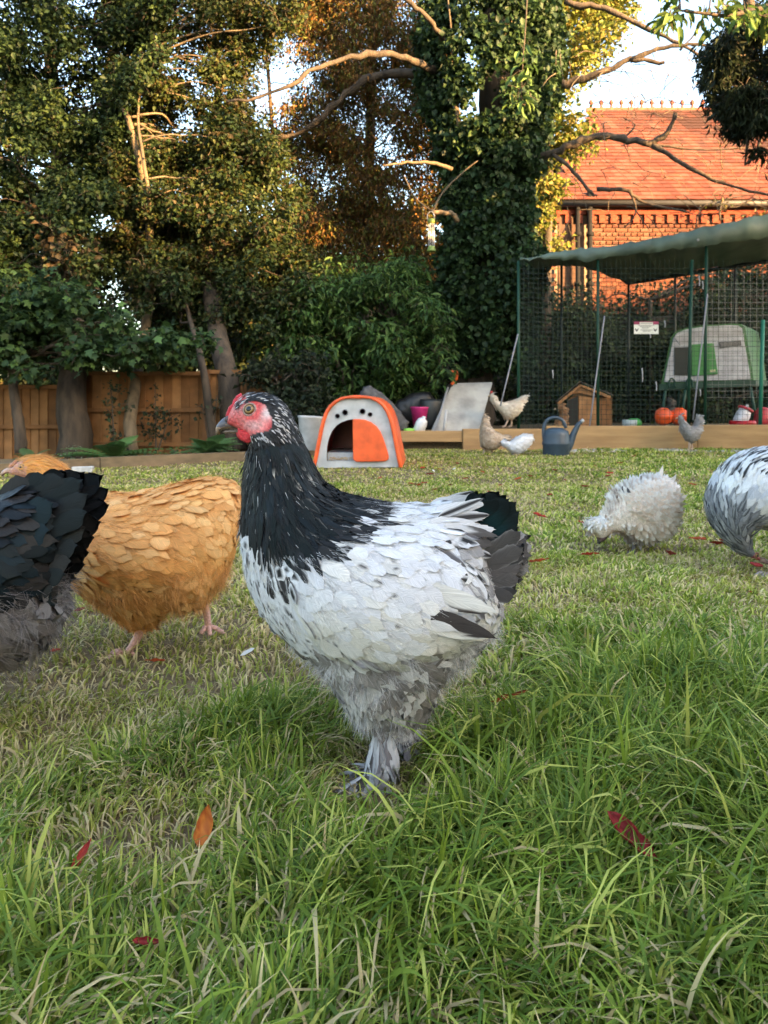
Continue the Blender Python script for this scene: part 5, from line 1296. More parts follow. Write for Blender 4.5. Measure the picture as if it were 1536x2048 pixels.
solid_part('face', pl(1192,1072, 1198,1060, 1208,1056, 1216,1064, 1212,1076, 1204,1084, 1196,1084), 2.48, root4, (.14, .085, .085), MAT['skin'], 3, 1.2, 2.2, 0, 2)
solid_part('beak', pl(1193,1078, 1202,1078, 1203,1084, 1198,1091, 1195,1087), 2.48, root4, (.04, .038, .04), MAT['horn'], 3, 1.0, 1.6, 0, 1)
for j, (x0, y0, x1, y1) in enumerate([(1318,985,1336,928), (1325,985,1345,945), (1335,990,1364,962), (1340,1010,1368,985), (1330,1040,1366,1005), (1335,1050,1362,1040), (1320,1000,1322,940)]):
    s = 2.48 / FPX; sd = -1 if j % 2 else 1
    a = np.array([(x0 - CX) * s, 2.48 + sd * .02, CAMH + (HY - y0) * s]); e = np.array([(x1 - CX) * s, 2.48 + sd * .03, CAMH + (HY - y1) * s]); d = e - a
    N = np.array([0, sd * 1.0, .1]); N = N - d * (N @ d) / (d @ d)
    hackle(a, N / np.linalg.norm(N), d, np.linalg.norm(d), 5 * s, np.ones((1, 8, 5, 1)) * np.array((.80, .75, .70)), 'long', .03, -.1, 5, 8, 'tail_feather', None, root4, seed=300 + j)

# ---------------------------------------------------------------- the splashed white hen with its head down
sp_poly = pl(1536,1128, 1512,1127, 1486,1118, 1462,1102, 1440,1078, 1422,1050, 1413,1024, 1414,996, 1426,964, 1442,936, 1468,912, 1502,896, 1550,888, 1620,888, 1690,905, 1750,915, 1800,900, 1830,930, 1825,975, 1795,1020, 1745,1055, 1690,1082, 1620,1092, 1570,1082, 1530,1064, 1510,1052, 1498,1058, 1503,1082, 1516,1102, 1530,1116)
sp_flow = [(1520,1120,-1,-.3), (1460,1090,-.6,-.8), (1425,1030,.0,-1), (1440,950,.6,-.8), (1500,905,1,-.2), (1560,960,1,.3), (1650,960,1,.3), (1760,950,1,-.2), (1560,1060,.9,.4), (1480,1020,.4,-.5), (1500,1050,.6,-.4)]
spw = pl(1500,960, 1600,930, 1700,970, 1720,1030, 1640,1060, 1540,1050, 1500,1010)
st_ = [dict(name='neck_feathers', poly=pl(1400,975, 1440,990, 1490,1030, 1520,1075, 1540,1140, 1400,1140), sp=7, L=30, W=4.5, lift=.08, kind='point', res=(3, 6), under=(.22, .23, .26), col=c_mix([(.35, c_plain([(.05, .055, .07)], None, .2, (.4, .42, .45))), (.25, c_plain([(.5, .51, .54)])), (1, c_plain([(.24, .25, .28), (.30, .31, .34)]))])),
       dict(name='back_feathers', poly=pl(1400,860, 1700,860, 1700,930, 1510,932, 1460,975, 1420,960), sp=8, L=30, W=6, lift=.1, kind='point', under=WHT, col=c_mix([(.38, c_plain([BLK], None, .1, (.74, .75, .77))), (1, PWHITE)])),
       dict(name='body_feathers', poly=ALL, sp=9.5, L=34, W=9, lift=.1, under=WHT, col=c_mix([(.06, c_spot(WHT, DGR, .6, .25, .4)), (.15, c_plain([(.6, .63, .7)])), (1, PWHITE)]))]
root5, B5, r5 = hen('splashed_hen', 'white hen streaked with black bending its grey neck down at the right edge', 2.15, sp_poly, sp_flow, st_, [], [dict(path=pl(1560,1080, 1548,1105, 1538,1130, 1530,1150), dy=-.03, w=9, col=(.42, .36, .35)), dict(path=pl(1640,1080, 1638,1105, 1634,1130, 1630,1150), dy=.05, w=9, col=(.42, .36, .35))],
    lambda xy, c: np.where((np.exp(-((xy[:, 0] - 1516) / 18) ** 2 - ((xy[:, 1] - 1112) / 14) ** 2) > .4)[:, None], np.array((.50, .13, .14)), c), WHT, 3.0, 3.5, [(spw, 2.0, .25)], erode=3.5, bare=pl(1496,1096, 1512,1096, 1545,1116, 1545,1132, 1512,1130, 1498,1118), seed=21)
solid_part('beak', pl(1516,1112, 1530,1114, 1546,1126, 1550,1134, 1534,1130, 1518,1126), 2.15, root5, (.25, .17, .14), MAT['horn'], 3, 1.2, 1.1, 0, 2)
solid_part('comb', pl(1500,1122, 1516,1124, 1528,1128, 1526,1136, 1510,1134, 1498,1128), 2.15, root5, (.5, .06, .07), MAT['skin'], 3, 1.2, .9, 0, 2, .003)
for sd in (-1, 1): hen_eye(root5, B5, 1506, 1108, 5, (.36, .2, .07), (.42, .16, .15), sd)

# ---------------------------------------------------------------- small hens by the run
def far_hen(name, label, D, poly, pal, legs, beak, comb, seed, ground, tip=None, edge=None):
    p = np.array(poly); c0 = p.mean(0)
    fl_ = [(x, y, 1, .35) for x, y in poly[::3]] + [(c0[0], c0[1], 1, .3)]
    rt, b, _ = hen(name, label, D, poly, fl_, [dict(name='feathers', poly=ALL, sp=3.4, L=11, W=2.6, lift=.15, res=(3, 4), rag=.12, under=pal[0], col=c_plain(pal, tip, .1, edge))], [], [dict(path=l, dy=d, w=1.8, col=(.5, .38, .3), toes=((math.pi, 6), (2.5, 5), (3.8, 5))) for l, d in legs], None, pal[0], 3.0, 1.4, [], None, seed, ground, 3)
    if beak: solid_part('beak', beak, D, rt, (.45, .33, .2), MAT['horn'], 3, .6, 1, 0, 1)
    if comb: solid_part('comb', comb, D, rt, (.6, .08, .08), MAT['skin'], 3, .6, .7, 0, 1)
    return rt
far_hen('cream_hen', 'cream hen standing on the timber edge beside the leaning board', 8.12, pl(981,803, 978,790, 983,783, 990,788, 995,800, 1008,803, 1028,798, 1045,790, 1057,788, 1056,797, 1048,806, 1044,820, 1035,833, 1020,841, 1008,838, 997,824, 987,813), [(.66, .56, .44), (.72, .64, .52), (.58, .47, .36)],
        [(pl(1016,838, 1012,847, 1009,853), -.02), (pl(1024,836, 1024,846, 1023,853), .03)], pl(974,792, 980,788, 981,793, 976,795), pl(979,788, 981,781, 986,782, 985,787), 31, .244, (.72, .66, .56))
far_hen('beige_hen', 'mottled beige hen with its tail raised, beside the white pecking hen', 7.35, pl(965,827, 973,825, 978,845, 988,858, 1002,867, 1016,867, 1024,875, 1018,884, 1005,883, 1000,893, 988,901, 971,902, 960,892, 957,873, 960,848), [(.50, .38, .27), (.58, .46, .34), (.40, .29, .20)],
        [(pl(968,898, 967,904, 966,908), -.02), (pl(984,898, 985,903, 986,908), .03)], pl(1022,880, 1027,884, 1026,889, 1021,885), None, 32, 0, (.62, .52, .42))
far_hen('white_hen', 'small clean white hen pecking in front of the timber edge', 7.25, pl(1001,890, 999,881, 1008,878, 1018,882, 1030,873, 1045,866, 1062,867, 1068,876, 1061,890, 1049,904, 1031,910, 1019,905, 1010,896), [(.80, .80, .80), (.76, .77, .79)],
        [(pl(1030,905, 1029,908, 1029,910), -.02), (pl(1040,904, 1040,907, 1041,910), .03)], pl(996,889, 1001,886, 1002,891, 998,894), None, 33, 0)
far_hen('grey_hen', 'pale grey hen standing against the timber edge of the run', 7.75, pl(1355,836, 1357,827, 1365,829, 1370,842, 1380,851, 1388,850, 1392,830, 1399,826, 1405,836, 1403,853, 1400,869, 1391,882, 1380,888, 1368,878, 1359,862, 1358,846), [(.30, .28, .27), (.36, .34, .33), (.26, .24, .23)],
        [(pl(1377,885, 1377,893, 1376,900), -.02), (pl(1384,884, 1386,892, 1387,899), .03)], pl(1350,836, 1355,833, 1356,837, 1352,840), pl(1355,830, 1358,824, 1362,826, 1360,830), 34, 0, (.45, .43, .4))
far_hen('ginger_hen', 'ginger hen inside the run behind the dark watering can', 8.6, pl(1112,816, 1116,808, 1126,806, 1133,814, 1135,828, 1133,836, 1138,850, 1128,857, 1108,857, 1104,848, 1112,838, 1119,830, 1117,821), [(.36, .18, .08), (.42, .23, .11), (.28, .13, .06)],
        [(pl(1114,853, 1114,855, 1114,857), -.02), (pl(1124,853, 1124,855, 1124,857), .03)], pl(1106,818, 1112,814, 1113,819, 1108,822), None, 35, .2)
far_hen('pale_headed_hen', 'dark hen with a pale head in the shade under the green coop', 9.0, pl(1332,800, 1334,793, 1341,792, 1346,798, 1347,808, 1350,818, 1354,832, 1350,845, 1336,848, 1322,842, 1318,830, 1326,818, 1334,810), [(.06, .05, .045), (.09, .075, .06)],
        [(pl(1332,845, 1332,849, 1332,852), -.02), (pl(1340,845, 1340,849, 1340,852), .03)], pl(1326,801, 1332,798, 1333,802, 1328,804), None, 36, .2)
# ================================================================ chicken run
RDp = 8.22
run = thing('chicken_run', 'walk-in wire chicken run with green tarpaulin roof', 'chicken run', px(1300, 855, RDp))
GP = S(14, 62, 46)
def post(pts, rad, col=GP, name='post'):
    m = MB(); m.tube([px(*p) for p in pts], rad, 8, col); part(name, m, MAT['paint'], run, True)
post([(1037, 862, RDp), (1037, 522, RDp)], .017); post([(1196, 862, RDp), (1196, 500, RDp)], .016); post([(1376, 862, RDp), (1384, 520, RDp)], .017); post([(1410, 855, RDp), (1413, 470, RDp)], .016); post([(1520, 855, RDp), (1526, 640, RDp)], .02, S(30, 110, 90)); post([(1600, 855, RDp), (1600, 430, RDp)], .017)
DKP = (.012, .022, .022)
for x, yt in ((1123, 522), (1257, 566), (1350, 500), (1470, 490), (1540, 480)): post([(x, 850, 9.7 if x > 1150 else 9.2), (x, yt, 9.7 if x > 1150 else 9.2)], .016, DKP)
post([(1120, 522, 9.2), (1195, 520, 9.4), (1257, 566, 9.7)], .03, DKP, 'roof_tube'); post([(1257, 566, 9.7), (1390, 545, 9.7), (1536, 522, 9.7), (1700, 498, 9.7)], .028, DKP, 'roof_tube')
post([(1300, 482, RDp + .1), (1345, 505, 8.9), (1392, 543, 9.65)], .022, DKP, 'roof_tube'); post([(1490, 448, RDp + .1), (1515, 470, 8.9), (1560, 515, 9.65)], .022, DKP, 'roof_tube')
# tarpaulin
RT = np.random.default_rng(9)
fe = [(1040, 518), (1090, 508), (1140, 500), (1195, 494), (1260, 486), (1320, 474), (1390, 459), (1460, 445), (1536, 429), (1620, 412), (1720, 392)]
be = [(1095, 519), (1140, 521), (1190, 528), (1255, 563), (1300, 556), (1345, 549), (1390, 541), (1460, 531), (1536, 520), (1620, 508), (1720, 494)]
rows = []
val = [(0, 3), (4, 8), (14, 18), (20, 23), (24, 26), (28, 30), (32, 34), (36, 38), (38, 44), (44, 46), (48, 50)]
lower = [(x - 2 + RT.uniform(-1, 1), y + v[1] * 1.0 + RT.uniform(-2.5, 2.5)) for (x, y), v in zip(fe, val)]
def dens(ps, D, wig):
    P = catmull([px(x, y, D) for x, y in ps], 5); return [p + Vector((0, RT.normal(0, wig), RT.normal(0, wig * .6))) for p in P]
fr, bk, lo = dens(fe, RDp - .02, .012), dens(be, 9.72, .02), dens(lower, RDp - .05, .018)
rows.append(lo); rows.append([a.lerp(b, .5) + Vector((0, RT.normal(-.015, .012), 0)) for a, b in zip(lo, fr)]); rows.append(fr)
for t in (.15, .35, .55, .75, .92): rows.append([a.lerp(b, t) + Vector((0, 0, -.09 * math.sin(math.pi * t) + .10 * math.sin(math.pi * t) * (i > 40) + RT.normal(0, .014))) for i, (a, b) in enumerate(zip(fr, bk))])
rows.append(bk)
m = MB(); m.grid(rows)
M_tarp = M_solid('tarpaulin', S(98, 114, 98), S(74, 90, 78), .55, 4, None, .35, 9)
tp_ = part('tarpaulin_cover', m, M_tarp, run, True); sd_ = tp_.modifiers.new('thick', 'SOLIDIFY'); sd_.thickness = .006
m = MB(); m.lathe([(.014, 0), (.014, .006), (.002, .008)], px(1396, 480, RDp - .09), 10, (.7, .7, .7), Matrix.Rotation(math.radians(90), 3, 'X')); part('eyelet', m, MAT['metal'], run)
# wire mesh: crossed wires, one part per panel
def wire_panel(a, b, zt, step, w, col, name='wire_mesh', sag=0, top=None):
    a, b = Vector(a), Vector(b); d = (b - a); L = d.length; d.normalize(); nn = Vector((-d.y, d.x, 0)); m = MB(); n = int(L / step)
    V, F = [], []
    def rib(p, q, s_):
        o = len(V); V.extend([p - s_, p + s_, q + s_, q - s_, p + nn * w, q + nn * w]); F.extend([(o, o + 1, o + 2, o + 3), (o + 1, o + 4, o + 5, o + 2), (o + 4, o, o + 3, o + 5)])
    for i in range(n + 1):
        p = a + d * step * i; h = zt if top is None else top(i / n); rib(p, p + Vector((0, 0, h - a.z)), d * w)
    for k in range(int((zt - a.z) / step)):
        z_ = Vector((0, 0, step * k)); rib(a + z_ + nn * w * .2, b + z_ + nn * w * .2, Vector((0, 0, w)))
    m.add(V, F, col); part(name, m, MAT['paint'], run, kind='stuff')
zb = .21
A_, B_ = px(1038, 0, RDp), px(1600, 0, RDp)
wire_panel((A_.x, RDp + .01, zb), (B_.x, RDp + .01, zb), 2.02, .052, .0017, S(22, 50, 45))
Cb = px(1123, 0, 9.2); Cb2 = px(1257, 0, 9.7)
wire_panel((A_.x, RDp + .02, zb), (Cb.x, 9.2, zb), 2.0, .052, .0016, S(20, 42, 39)); wire_panel((Cb.x, 9.21, zb), (Cb2.x, 9.7, zb), 2.0, .052, .0016, S(20, 42, 39))
wire_panel((Cb2.x, 9.72, zb), (px(1700, 0, 9.72).x, 9.72, zb), 1.98, .055, .0016, S(26, 42, 40))
wire_panel((px(1412, 0, 8.5).x, 8.5, .55), (px(1640, 0, 8.5).x, 8.5, .55), 1.95, .07, .002, S(120, 120, 118), 'knotted_net')
# plastic ties on the mesh
for x, y, h in ((1329, 648, 14), (1300, 672, 8), (1284, 750, 28), (1312, 772, 18), (1105, 748, 16), (1400, 785, 14), (1398, 562, 20), (1405, 570, 16)):
    m = MB(); a = px(x, y - h / 2, RDp - .012); b = px(x + 1, y + h / 2, RDp - .012); m.tube([a, a.lerp(b, .5) + Vector((.004, 0, 0)), b], [.008, .006, .005], 6, (.42, .42, .44)); part('plastic_tie', m, MAT['plastic'], run)
# the sign on the mesh
sg = px(1292, 655, RDp - .03); ss = RDp / FPX
sign = thing('warning_sign', 'small white sign with red band and bird silhouettes on the run', 'sign', sg)
def sbox(name, x0, y0, x1, y1, dep, col, parent=None):
    m = MB(); a, b = px(x0, y1, sg.y - dep), px(x1, y0, sg.y - dep); m.box((a.x, a.y - .003, a.z), (b.x, a.y, b.z), col); return part(name, m, MAT['paint'], parent or sign)
sbox('plate', 1268, 643, 1317, 668, 0, (.78, .78, .70)); sbox('red_band', 1268, 643, 1279, 649, .004, S(150, 60, 90)); sbox('red_band', 1306, 643, 1317, 649, .004, S(150, 60, 90)); sbox('red_band', 1279, 643, 1306, 644.3, .004, S(150, 60, 90))
for x0, x1, y in ((1281, 1304, 646.3), (1277, 1309, 650.0), (1280, 1303, 652.4), (1284, 1300, 655.0), (1281, 1306, 659.2), (1286, 1301, 661.6)):
    x = x0; kk = 0
    while x < x1 - 1:
        w = random.uniform(1.6, 4.2); sbox('lettering', x, y, min(x + w, x1), y + 1.3, .004, (.30, .29, .27)); x += w + .8
for cx0 in (1273.5, 1310.5):
    m = MB(); f = lambda x, y: px(cx0 + x, 660 + y, sg.y - .006)
    m.prism([f(-3.6, -3.6), f(-2.2, -3.2), f(-.6, -.8), f(1.2, -1.0), f(3.6, -4.2), f(3.2, -1), f(1.6, 2), f(.4, 2.8), f(.2, 4.4), f(-.4, 2.8), f(-2, 1.4), f(-3, -1.4)], (0, .003, 0), (.10, .09, .09)); part('bird_silhouette', m, MAT['paint'], sign)

# leaning fence poles
for (pts, lab) in (([(1001, 812, 7.95), (1036, 668, 8.12)], 'thin grey pole leaning at the left corner of the run'), ([(1179, 853, 8.03), (1209, 632, 8.16)], 'thin grey pole leaning across the run left of the sign'), ([(1386, 840, 8.0), (1415, 588, 8.16)], 'thin grey pole leaning in front of the green coop')):
    m = MB(); a, b = px(*pts[0]), px(*pts[1]); m.tube(lin(a, b, 4), .008, 7, (.24, .24, .27)); solo('fence_pole', m, MAT['paint'], a, lab, 'pole', 'thin poles leaning on the run', smooth=True)

# ---------------------------------------------------------------- green and white coop on legs
GD = 9.0
coop = thing('green_coop', 'green and white plastic coop raised on legs inside the run', 'coop', px(1410, 850, GD))
CG, CW = S(48, 100, 54), (.40, .42, .46)
fp = pl(1322,770, 1328,740, 1336,705, 1342,675, 1350,664, 1370,656, 1410,650, 1460,647, 1482,648, 1490,654, 1496,690, 1504,735, 1508,764)
def fp3(ps, D): return [px(x, y, D) for x, y in ps]
depth = Vector((.62, .95, .02))
m = MB(); m.prism(fp3(fp, GD), depth, CG); part('shell', m, MAT['plastic'], coop)
def inset(ps, k):
    c = np.mean(ps, 0); return [(c[0] + (x - c[0]) * k, c[1] + (y - c[1]) * k) for x, y in ps]
m = MB(); m.prism(fp3(inset(fp, .93), GD - .02), (0, .03, 0), CW); part('front_panel', m, MAT['plastic'], coop, bevel=.006)
m = MB(); m.prism(fp3(pl(1350,676, 1370,666, 1410,660, 1460,657, 1482,660, 1486,672, 1420,676, 1360,690), GD - .028), (0, .01, 0), (.33, .34, .36)); part('shade_band', m, MAT['plastic'], coop)  # darker grey band across the top of the front panel
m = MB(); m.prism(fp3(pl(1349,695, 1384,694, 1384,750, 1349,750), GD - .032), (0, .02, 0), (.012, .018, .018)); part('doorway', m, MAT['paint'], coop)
m = MB(); m.prism(fp3(pl(1384,689, 1428,686, 1436,748, 1384,752), GD - .045), (0, .022, 0), S(56, 124, 66)); door = part('door', m, MAT['plastic'], coop, bevel=.005)
m = MB(); m.prism(fp3(pl(1420,740, 1431,739, 1431,743, 1421,744), GD - .05), (0, .006, 0), (.5, .5, .3)); part('badge', m, MAT['paint'], door)
m = MB(); m.prism(fp3(pl(1438,684, 1482,681, 1483,691, 1440,697), GD - .03), (0, .008, 0), (.06, .065, .07))
vent = part('vent', m, MAT['paint'], coop)
for i in range(4):
    m = MB(); m.prism(fp3(pl(1440 + i,686 + i * 2.4, 1481,683.5 + i * 2.2, 1481,684.4 + i * 2.2, 1440 + i,687.2 + i * 2.4), GD - .036), (0, .007, 0), (.2, .2, .2)); part('slat', m, MAT['paint'], vent)
m = MB(); m.prism(fp3(pl(1318,768, 1512,760, 1512,772, 1318,780), GD - .03), depth * .98, S(20, 62, 52)); part('base_frame', m, MAT['plastic'], coop)
for x0, x1, dy in ((1332, 1322, 0), (1372, 1362, 0), (1500, 1514, 0), (1360, 1352, .9), (1560, 1572, .9)):
    m = MB(); m.tube([px(x0, 770, GD + dy), px(x1, 850, GD + dy)], .018, 8, S(20, 66, 56)); part('leg', m, MAT['paint'], coop, True)
for x in (1344, 1379):
    m = MB(); m.tube(catmull([px(x - 6, 775, GD - .06), px(x - 5, 762, GD - .06), px(x, 757, GD - .06), px(x + 5, 762, GD - .06), px(x + 6, 775, GD - .06)], 4), .012, 7, S(20, 66, 56)); part('handle', m, MAT['paint'], coop, True)

# wooden nest house
ND = 8.7
nest = thing('wooden_nest_house', 'small gabled wooden house inside the run behind the watering can', 'nest house', px(1190, 858, ND))
WC = S(170, 124, 84)
m = MB(); m.prism(fp3(pl(1135,858, 1135,800, 1160,782, 1192,795, 1192,858), ND), (.36, .6, 0), tuple(np.array(WC) * .5)); part('wall', m, MAT['fence_wood'], nest)
m = MB(); m.prism(fp3(pl(1158,858, 1158,792, 1192,796, 1192,858), ND - .03), (0, .028, 0), WC); part('front_panel', m, MAT['fence_wood'], nest)
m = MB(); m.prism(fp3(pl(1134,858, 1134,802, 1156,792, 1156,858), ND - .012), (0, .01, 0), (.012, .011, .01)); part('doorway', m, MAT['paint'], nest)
m = MB(); m.prism(fp3(pl(1114,806, 1161,768, 1163,772, 1118,810), ND - .07), (0, .04, 0), WC); part('barge_board', m, MAT['fence_wood'], nest)
m = MB(); m.prism(fp3(pl(1161,768, 1222,792, 1220,797, 1162,773), ND - .07), (0, .04, 0), WC); part('barge_board', m, MAT['fence_wood'], nest)
m = MB(); m.prism(fp3(pl(1140,790, 1160,774, 1186,784, 1186,792, 1160,786), ND - .04), (0, .02, 0), tuple(np.array(WC) * .9)); part('gable', m, MAT['fence_wood'], nest)
a0, a1, dd = px(1160, 764, ND - .06), px(1224, 790, ND - .06), Vector((.20, .62, .0))
for i in range(6):
    p, q = a0.lerp(a1, i / 6), a0.lerp(a1, (i + .96) / 6); m = MB(); up_ = Vector((0, 0, .012)); m.prism([p, q, q + up_, p + up_], dd, tuple(np.array(S(96, 88, 80)) * random.uniform(.7, 1.1))); part('plank', m, MAT['fence_wood'], nest)
a2 = px(1112, 804, ND - .06)
for i in range(5):
    p, q = a0.lerp(a2, i / 5), a0.lerp(a2, (i + .96) / 5); m = MB(); up_ = Vector((0, 0, .012)); m.prism([p, q, q + up_, p + up_], dd, tuple(np.array(S(96, 88, 80)) * random.uniform(.7, 1.1))); part('plank', m, MAT['fence_wood'], nest)

# orange feeder, drinker, bowl, red tub
OR = S(240, 92, 40)
fd = thing('orange_feeder', 'orange ribbed twin-lobed plastic feeder on the run floor', 'feeder', px(1342, 852, 8.5))
for cxp in (1327, 1359):
    m = MB(); c = px(cxp, 833, 8.5); R = 18 * 8.5 / FPX; nn = 28; prof = [(.25, -.98), (.7, -.8), (.95, -.4), (1.0, 0), (.95, .4), (.7, .8), (.3, .97)]
    V = []
    for (pr, pz) in prof:
        for j in range(nn):
            an = 2 * math.pi * j / nn; rb_ = R * pr * (1 if j % 4 else .90); V.append(c + Vector((pz * R * .92, rb_ * math.cos(an), rb_ * math.sin(an))))
    F_ = [(i * nn + j, i * nn + (j + 1) % nn, (i + 1) * nn + (j + 1) % nn, (i + 1) * nn + j) for i in range(6) for j in range(nn)] + [tuple(range(nn)), tuple(6 * nn + j for j in range(nn))]
    m.add(V, F_, OR); part('lobe', m, MAT['plastic'], fd, True)
m = MB(); c = px(1343, 834, 8.5); m.tube([c - Vector((.05, 0, 0)), c + Vector((.05, 0, 0))], .055, 14, OR); part('neck', m, MAT['plastic'], fd, True)
dr = thing('drinker', 'tilted white drinker standing on a red base in the run', 'drinker', px(1482, 852, 8.5))
m = MB(); Mt = Matrix.Rotation(math.radians(24), 3, 'Y'); cc_ = px(1478, 848, 8.5); m.lathe([(.075, 0), (.078, .03), (.075, .12), (.062, .185), (.03, .20), (.012, .215), (.012, .235)], cc_, 16, (.66, .66, .70), Mt); part('jar', m, MAT['plastic'], dr, True)
m = MB(); m.lathe([(.079, .168), (.083, .176), (.083, .19), (.076, .196)], cc_, 16, S(190, 60, 70), Mt); part('rim', m, MAT['plastic'], dr, True)
m = MB(); m.lathe([(.10, -.02), (.135, 0), (.14, .03), (.13, .055), (.12, .05), (.06, .02)], px(1485, 851, 8.5), 18, S(190, 24, 36)); part('base', m, MAT['plastic'], dr, True)
m = MB(); m.lathe([(.10, 0), (.10, .06), (.085, .16), (.05, .20), (.02, .21)], px(1526, 851, 8.7), 16, S(190, 60, 66)); solo('red_drinker', m, MAT['plastic'], px(1526, 851, 8.7), 'faded red drinker at the right edge beside the green coop', 'drinker', smooth=True)
bw_ = thing('feed_bowl', 'small bowl with a green rim on the run floor', 'bowl', px(1262, 854, 8.4))
m = MB(); m.lathe([(.07, 0), (.085, .03), (.082, .075), (.075, .08), (.07, .03), (.001, .02)], px(1260, 854, 8.4), 16, (.42, .48, .48)); part('bowl', m, MAT['plastic'], bw_, True)
m = MB(); m.lathe([(.078, 0), (.083, .05), (.065, .085), (.04, .095)], px(1268, 854, 8.42), 16, S(40, 150, 60)); part('lid', m, MAT['plastic'], bw_, True)

# ---------------------------------------------------------------- watering can
WD = 7.2
wc = thing('watering_can', 'dark slate-blue plastic watering can standing on the lawn', 'watering can', px(1112, 910, WD))
WCc = S(58, 76, 90); sW = WD / FPX
base = px(1112, 910, WD)
m = MB(); m.lathe([(.118, 0), (.124, .01), (.124, .09), (.130, .10), (.130, .115), (.125, .13), (.122, .19), (.112, .225), (.07, .25), (.045, .255), (.04, .245), (.001, .24)], base, 24, WCc); part('body', m, MAT['plastic'], wc, True)
m = MB(); m.tube(catmull([px(1091, 898, WD), px(1087, 862, WD), px(1093, 842, WD), px(1108, 835, WD), px(1124, 840, WD), px(1132, 856, WD)], 5), .016, 10, WCc); part('handle', m, MAT['plastic'], wc, True)
sp_pts = catmull([px(1128, 900, WD), px(1138, 890, WD), px(1147, 868, WD), px(1156, 850, WD), px(1163, 843, WD)], 5); m = MB(); k = len(sp_pts); m.tube(sp_pts, [.055 - .041 * (i / (k - 1)) ** .7 for i in range(k)], 12, WCc); spout = part('spout', m, MAT['plastic'], wc, True)
m = MB(); dsp = (sp_pts[-1] - sp_pts[-3]).normalized(); m.tube([sp_pts[-1] - dsp * .005, sp_pts[-1] + dsp * .025], .017, 12, (.42, .44, .46)); part('nozzle', m, MAT['plastic'], spout, True)

# ---------------------------------------------------------------- orange arched coop
ED = 5.8
eg = thing('orange_coop', 'small arched orange and grey plastic coop on the lawn', 'coop', px(714, 935, ED))
HALF = [(0, 790), (16, 791), (32, 794), (46, 801), (57, 811), (65, 824), (71, 840), (76, 860), (81, 885), (86, 912), (91, 936)]
def arch(k, D, ybot=936, n=26, dx=0):
    """the coop's arched outline, inset by k pixels"""
    k = (1 - k) * 100
    rt_ = [(max(0, d_ - k * min(1, d_ / 40)), min(ybot, y_ + k * max(0, 1 - d_ / 70))) for d_, y_ in HALF]
    return [(714 - d_, y_) for d_, y_ in reversed(rt_)] + [(714 + d_, y_) for d_, y_ in rt_[1:]]
ORG = S(238, 98, 48); GRYP = (.50, .53, .56)
o1, o2 = arch(1.0, ED), arch(.925, ED)
m = MB(); A1 = fp3(o1, ED - .05); A2 = fp3(o2, ED - .05); n_ = len(A1); bk_ = Vector((.05, .78, 0))
V = A1 + A2 + [p + bk_ for p in A1] + [p + bk_ for p in A2]
Fs_ = []
for i in range(n_ - 1):
    Fs_ += [(i, i + 1, n_ + i + 1, n_ + i), (2 * n_ + i, 2 * n_ + i + 1, i + 1, i), (n_ + i, n_ + i + 1, 3 * n_ + i + 1, 3 * n_ + i), (3 * n_ + i, 3 * n_ + i + 1, 2 * n_ + i + 1, 2 * n_ + i)]
Fs_ += [(0, n_, 3 * n_, 2 * n_), (n_ - 1, 3 * n_ - 1, 4 * n_ - 1, 2 * n_ - 1)]
m.add(V, Fs_, ORG); part('shell', m, MAT['plastic'], eg, True, bevel=.01)
m = MB(); m.prism(fp3(arch(.93, ED), ED + .70), (0, .03, 0), S(120, 30, 20)); part('back_panel', m, MAT['plastic'], eg)
# front panel: arch with an arched doorway cut through
def opening():
    return [(653, 922), (653, 905), (654, 892), (658, 876), (664, 862), (672, 852), (682, 845), (695, 840), (708, 838), (712, 838), (716, 838), (728, 839), (741, 844), (752, 852), (760, 863), (766, 877), (771, 892), (775, 906), (777, 914), (775, 920), (769, 923)]
f_out, f_in = arch(.925, ED), opening(); m = MB()
A = fp3(f_out, ED - .02); I_ = fp3(f_in, ED - .02); k = len(A); dB = Vector((0, .05, 0))
V = A + I_ + [p + dB for p in A] + [p + dB for p in I_]; Fq = []
for i in range(k - 1): Fq += [(i, i + 1, k + i + 1, k + i), (k + i, k + i + 1, 3 * k + i + 1, 3 * k + i)]
o = len(V); lowl, lowr = px(f_out[0][0], 936, ED - .02), px(f_out[-1][0], 934, ED - .02)
V += [lowl, lowr]; Fq += [(0, k, 2 * k - 1, k - 1)]; Fq += [(0, k - 1, o + 1, o), (k, 3 * k, 4 * k - 1, 2 * k - 1)]
m.add(V, Fq, GRYP); fpn = part('front_panel', m, MAT['plastic'], eg, False, bevel=.004)
for x, y, rr_ in ((675, 832, 4.2), (690, 825, 5.2), (725, 823, 5.2), (740, 829, 4.2)):
    m = MB(); c = px(x, y, ED - .022); R = rr_ * ED / FPX; m.lathe([(R * 1.35, 0), (R * 1.25, .006), (R, .005), (R * .95, -.004), (.0001, -.004)], c, 14, (.30, .31, .33), Matrix.Rotation(math.radians(90), 3, 'X')); ph = part('porthole', m, MAT['plastic'], fpn, True)
    m = MB(); m.lathe([(R * .95, .0035), (.0001, .0035)], c, 14, S(90, 14, 12), Matrix.Rotation(math.radians(90), 3, 'X')); part('porthole_glass', m, MAT['plastic'], fpn)
dpoly = [(705, 839)] + [(x + 1, y) for x, y in opening() if x > 706] + [(712, 924), (706, 919)]
m = MB(); m.prism(fp3(dpoly, ED - .05), (0, .03, 0), ORG); part('door', m, MAT['plastic'], eg, bevel=.008)
m = MB(); m.prism(fp3(pl(655,905, 775,905, 775,925, 655,925), ED + .04), (0, .6, 0), (.40, .41, .43)); part('nest_tray', m, MAT['plastic'], eg)
m = MB()
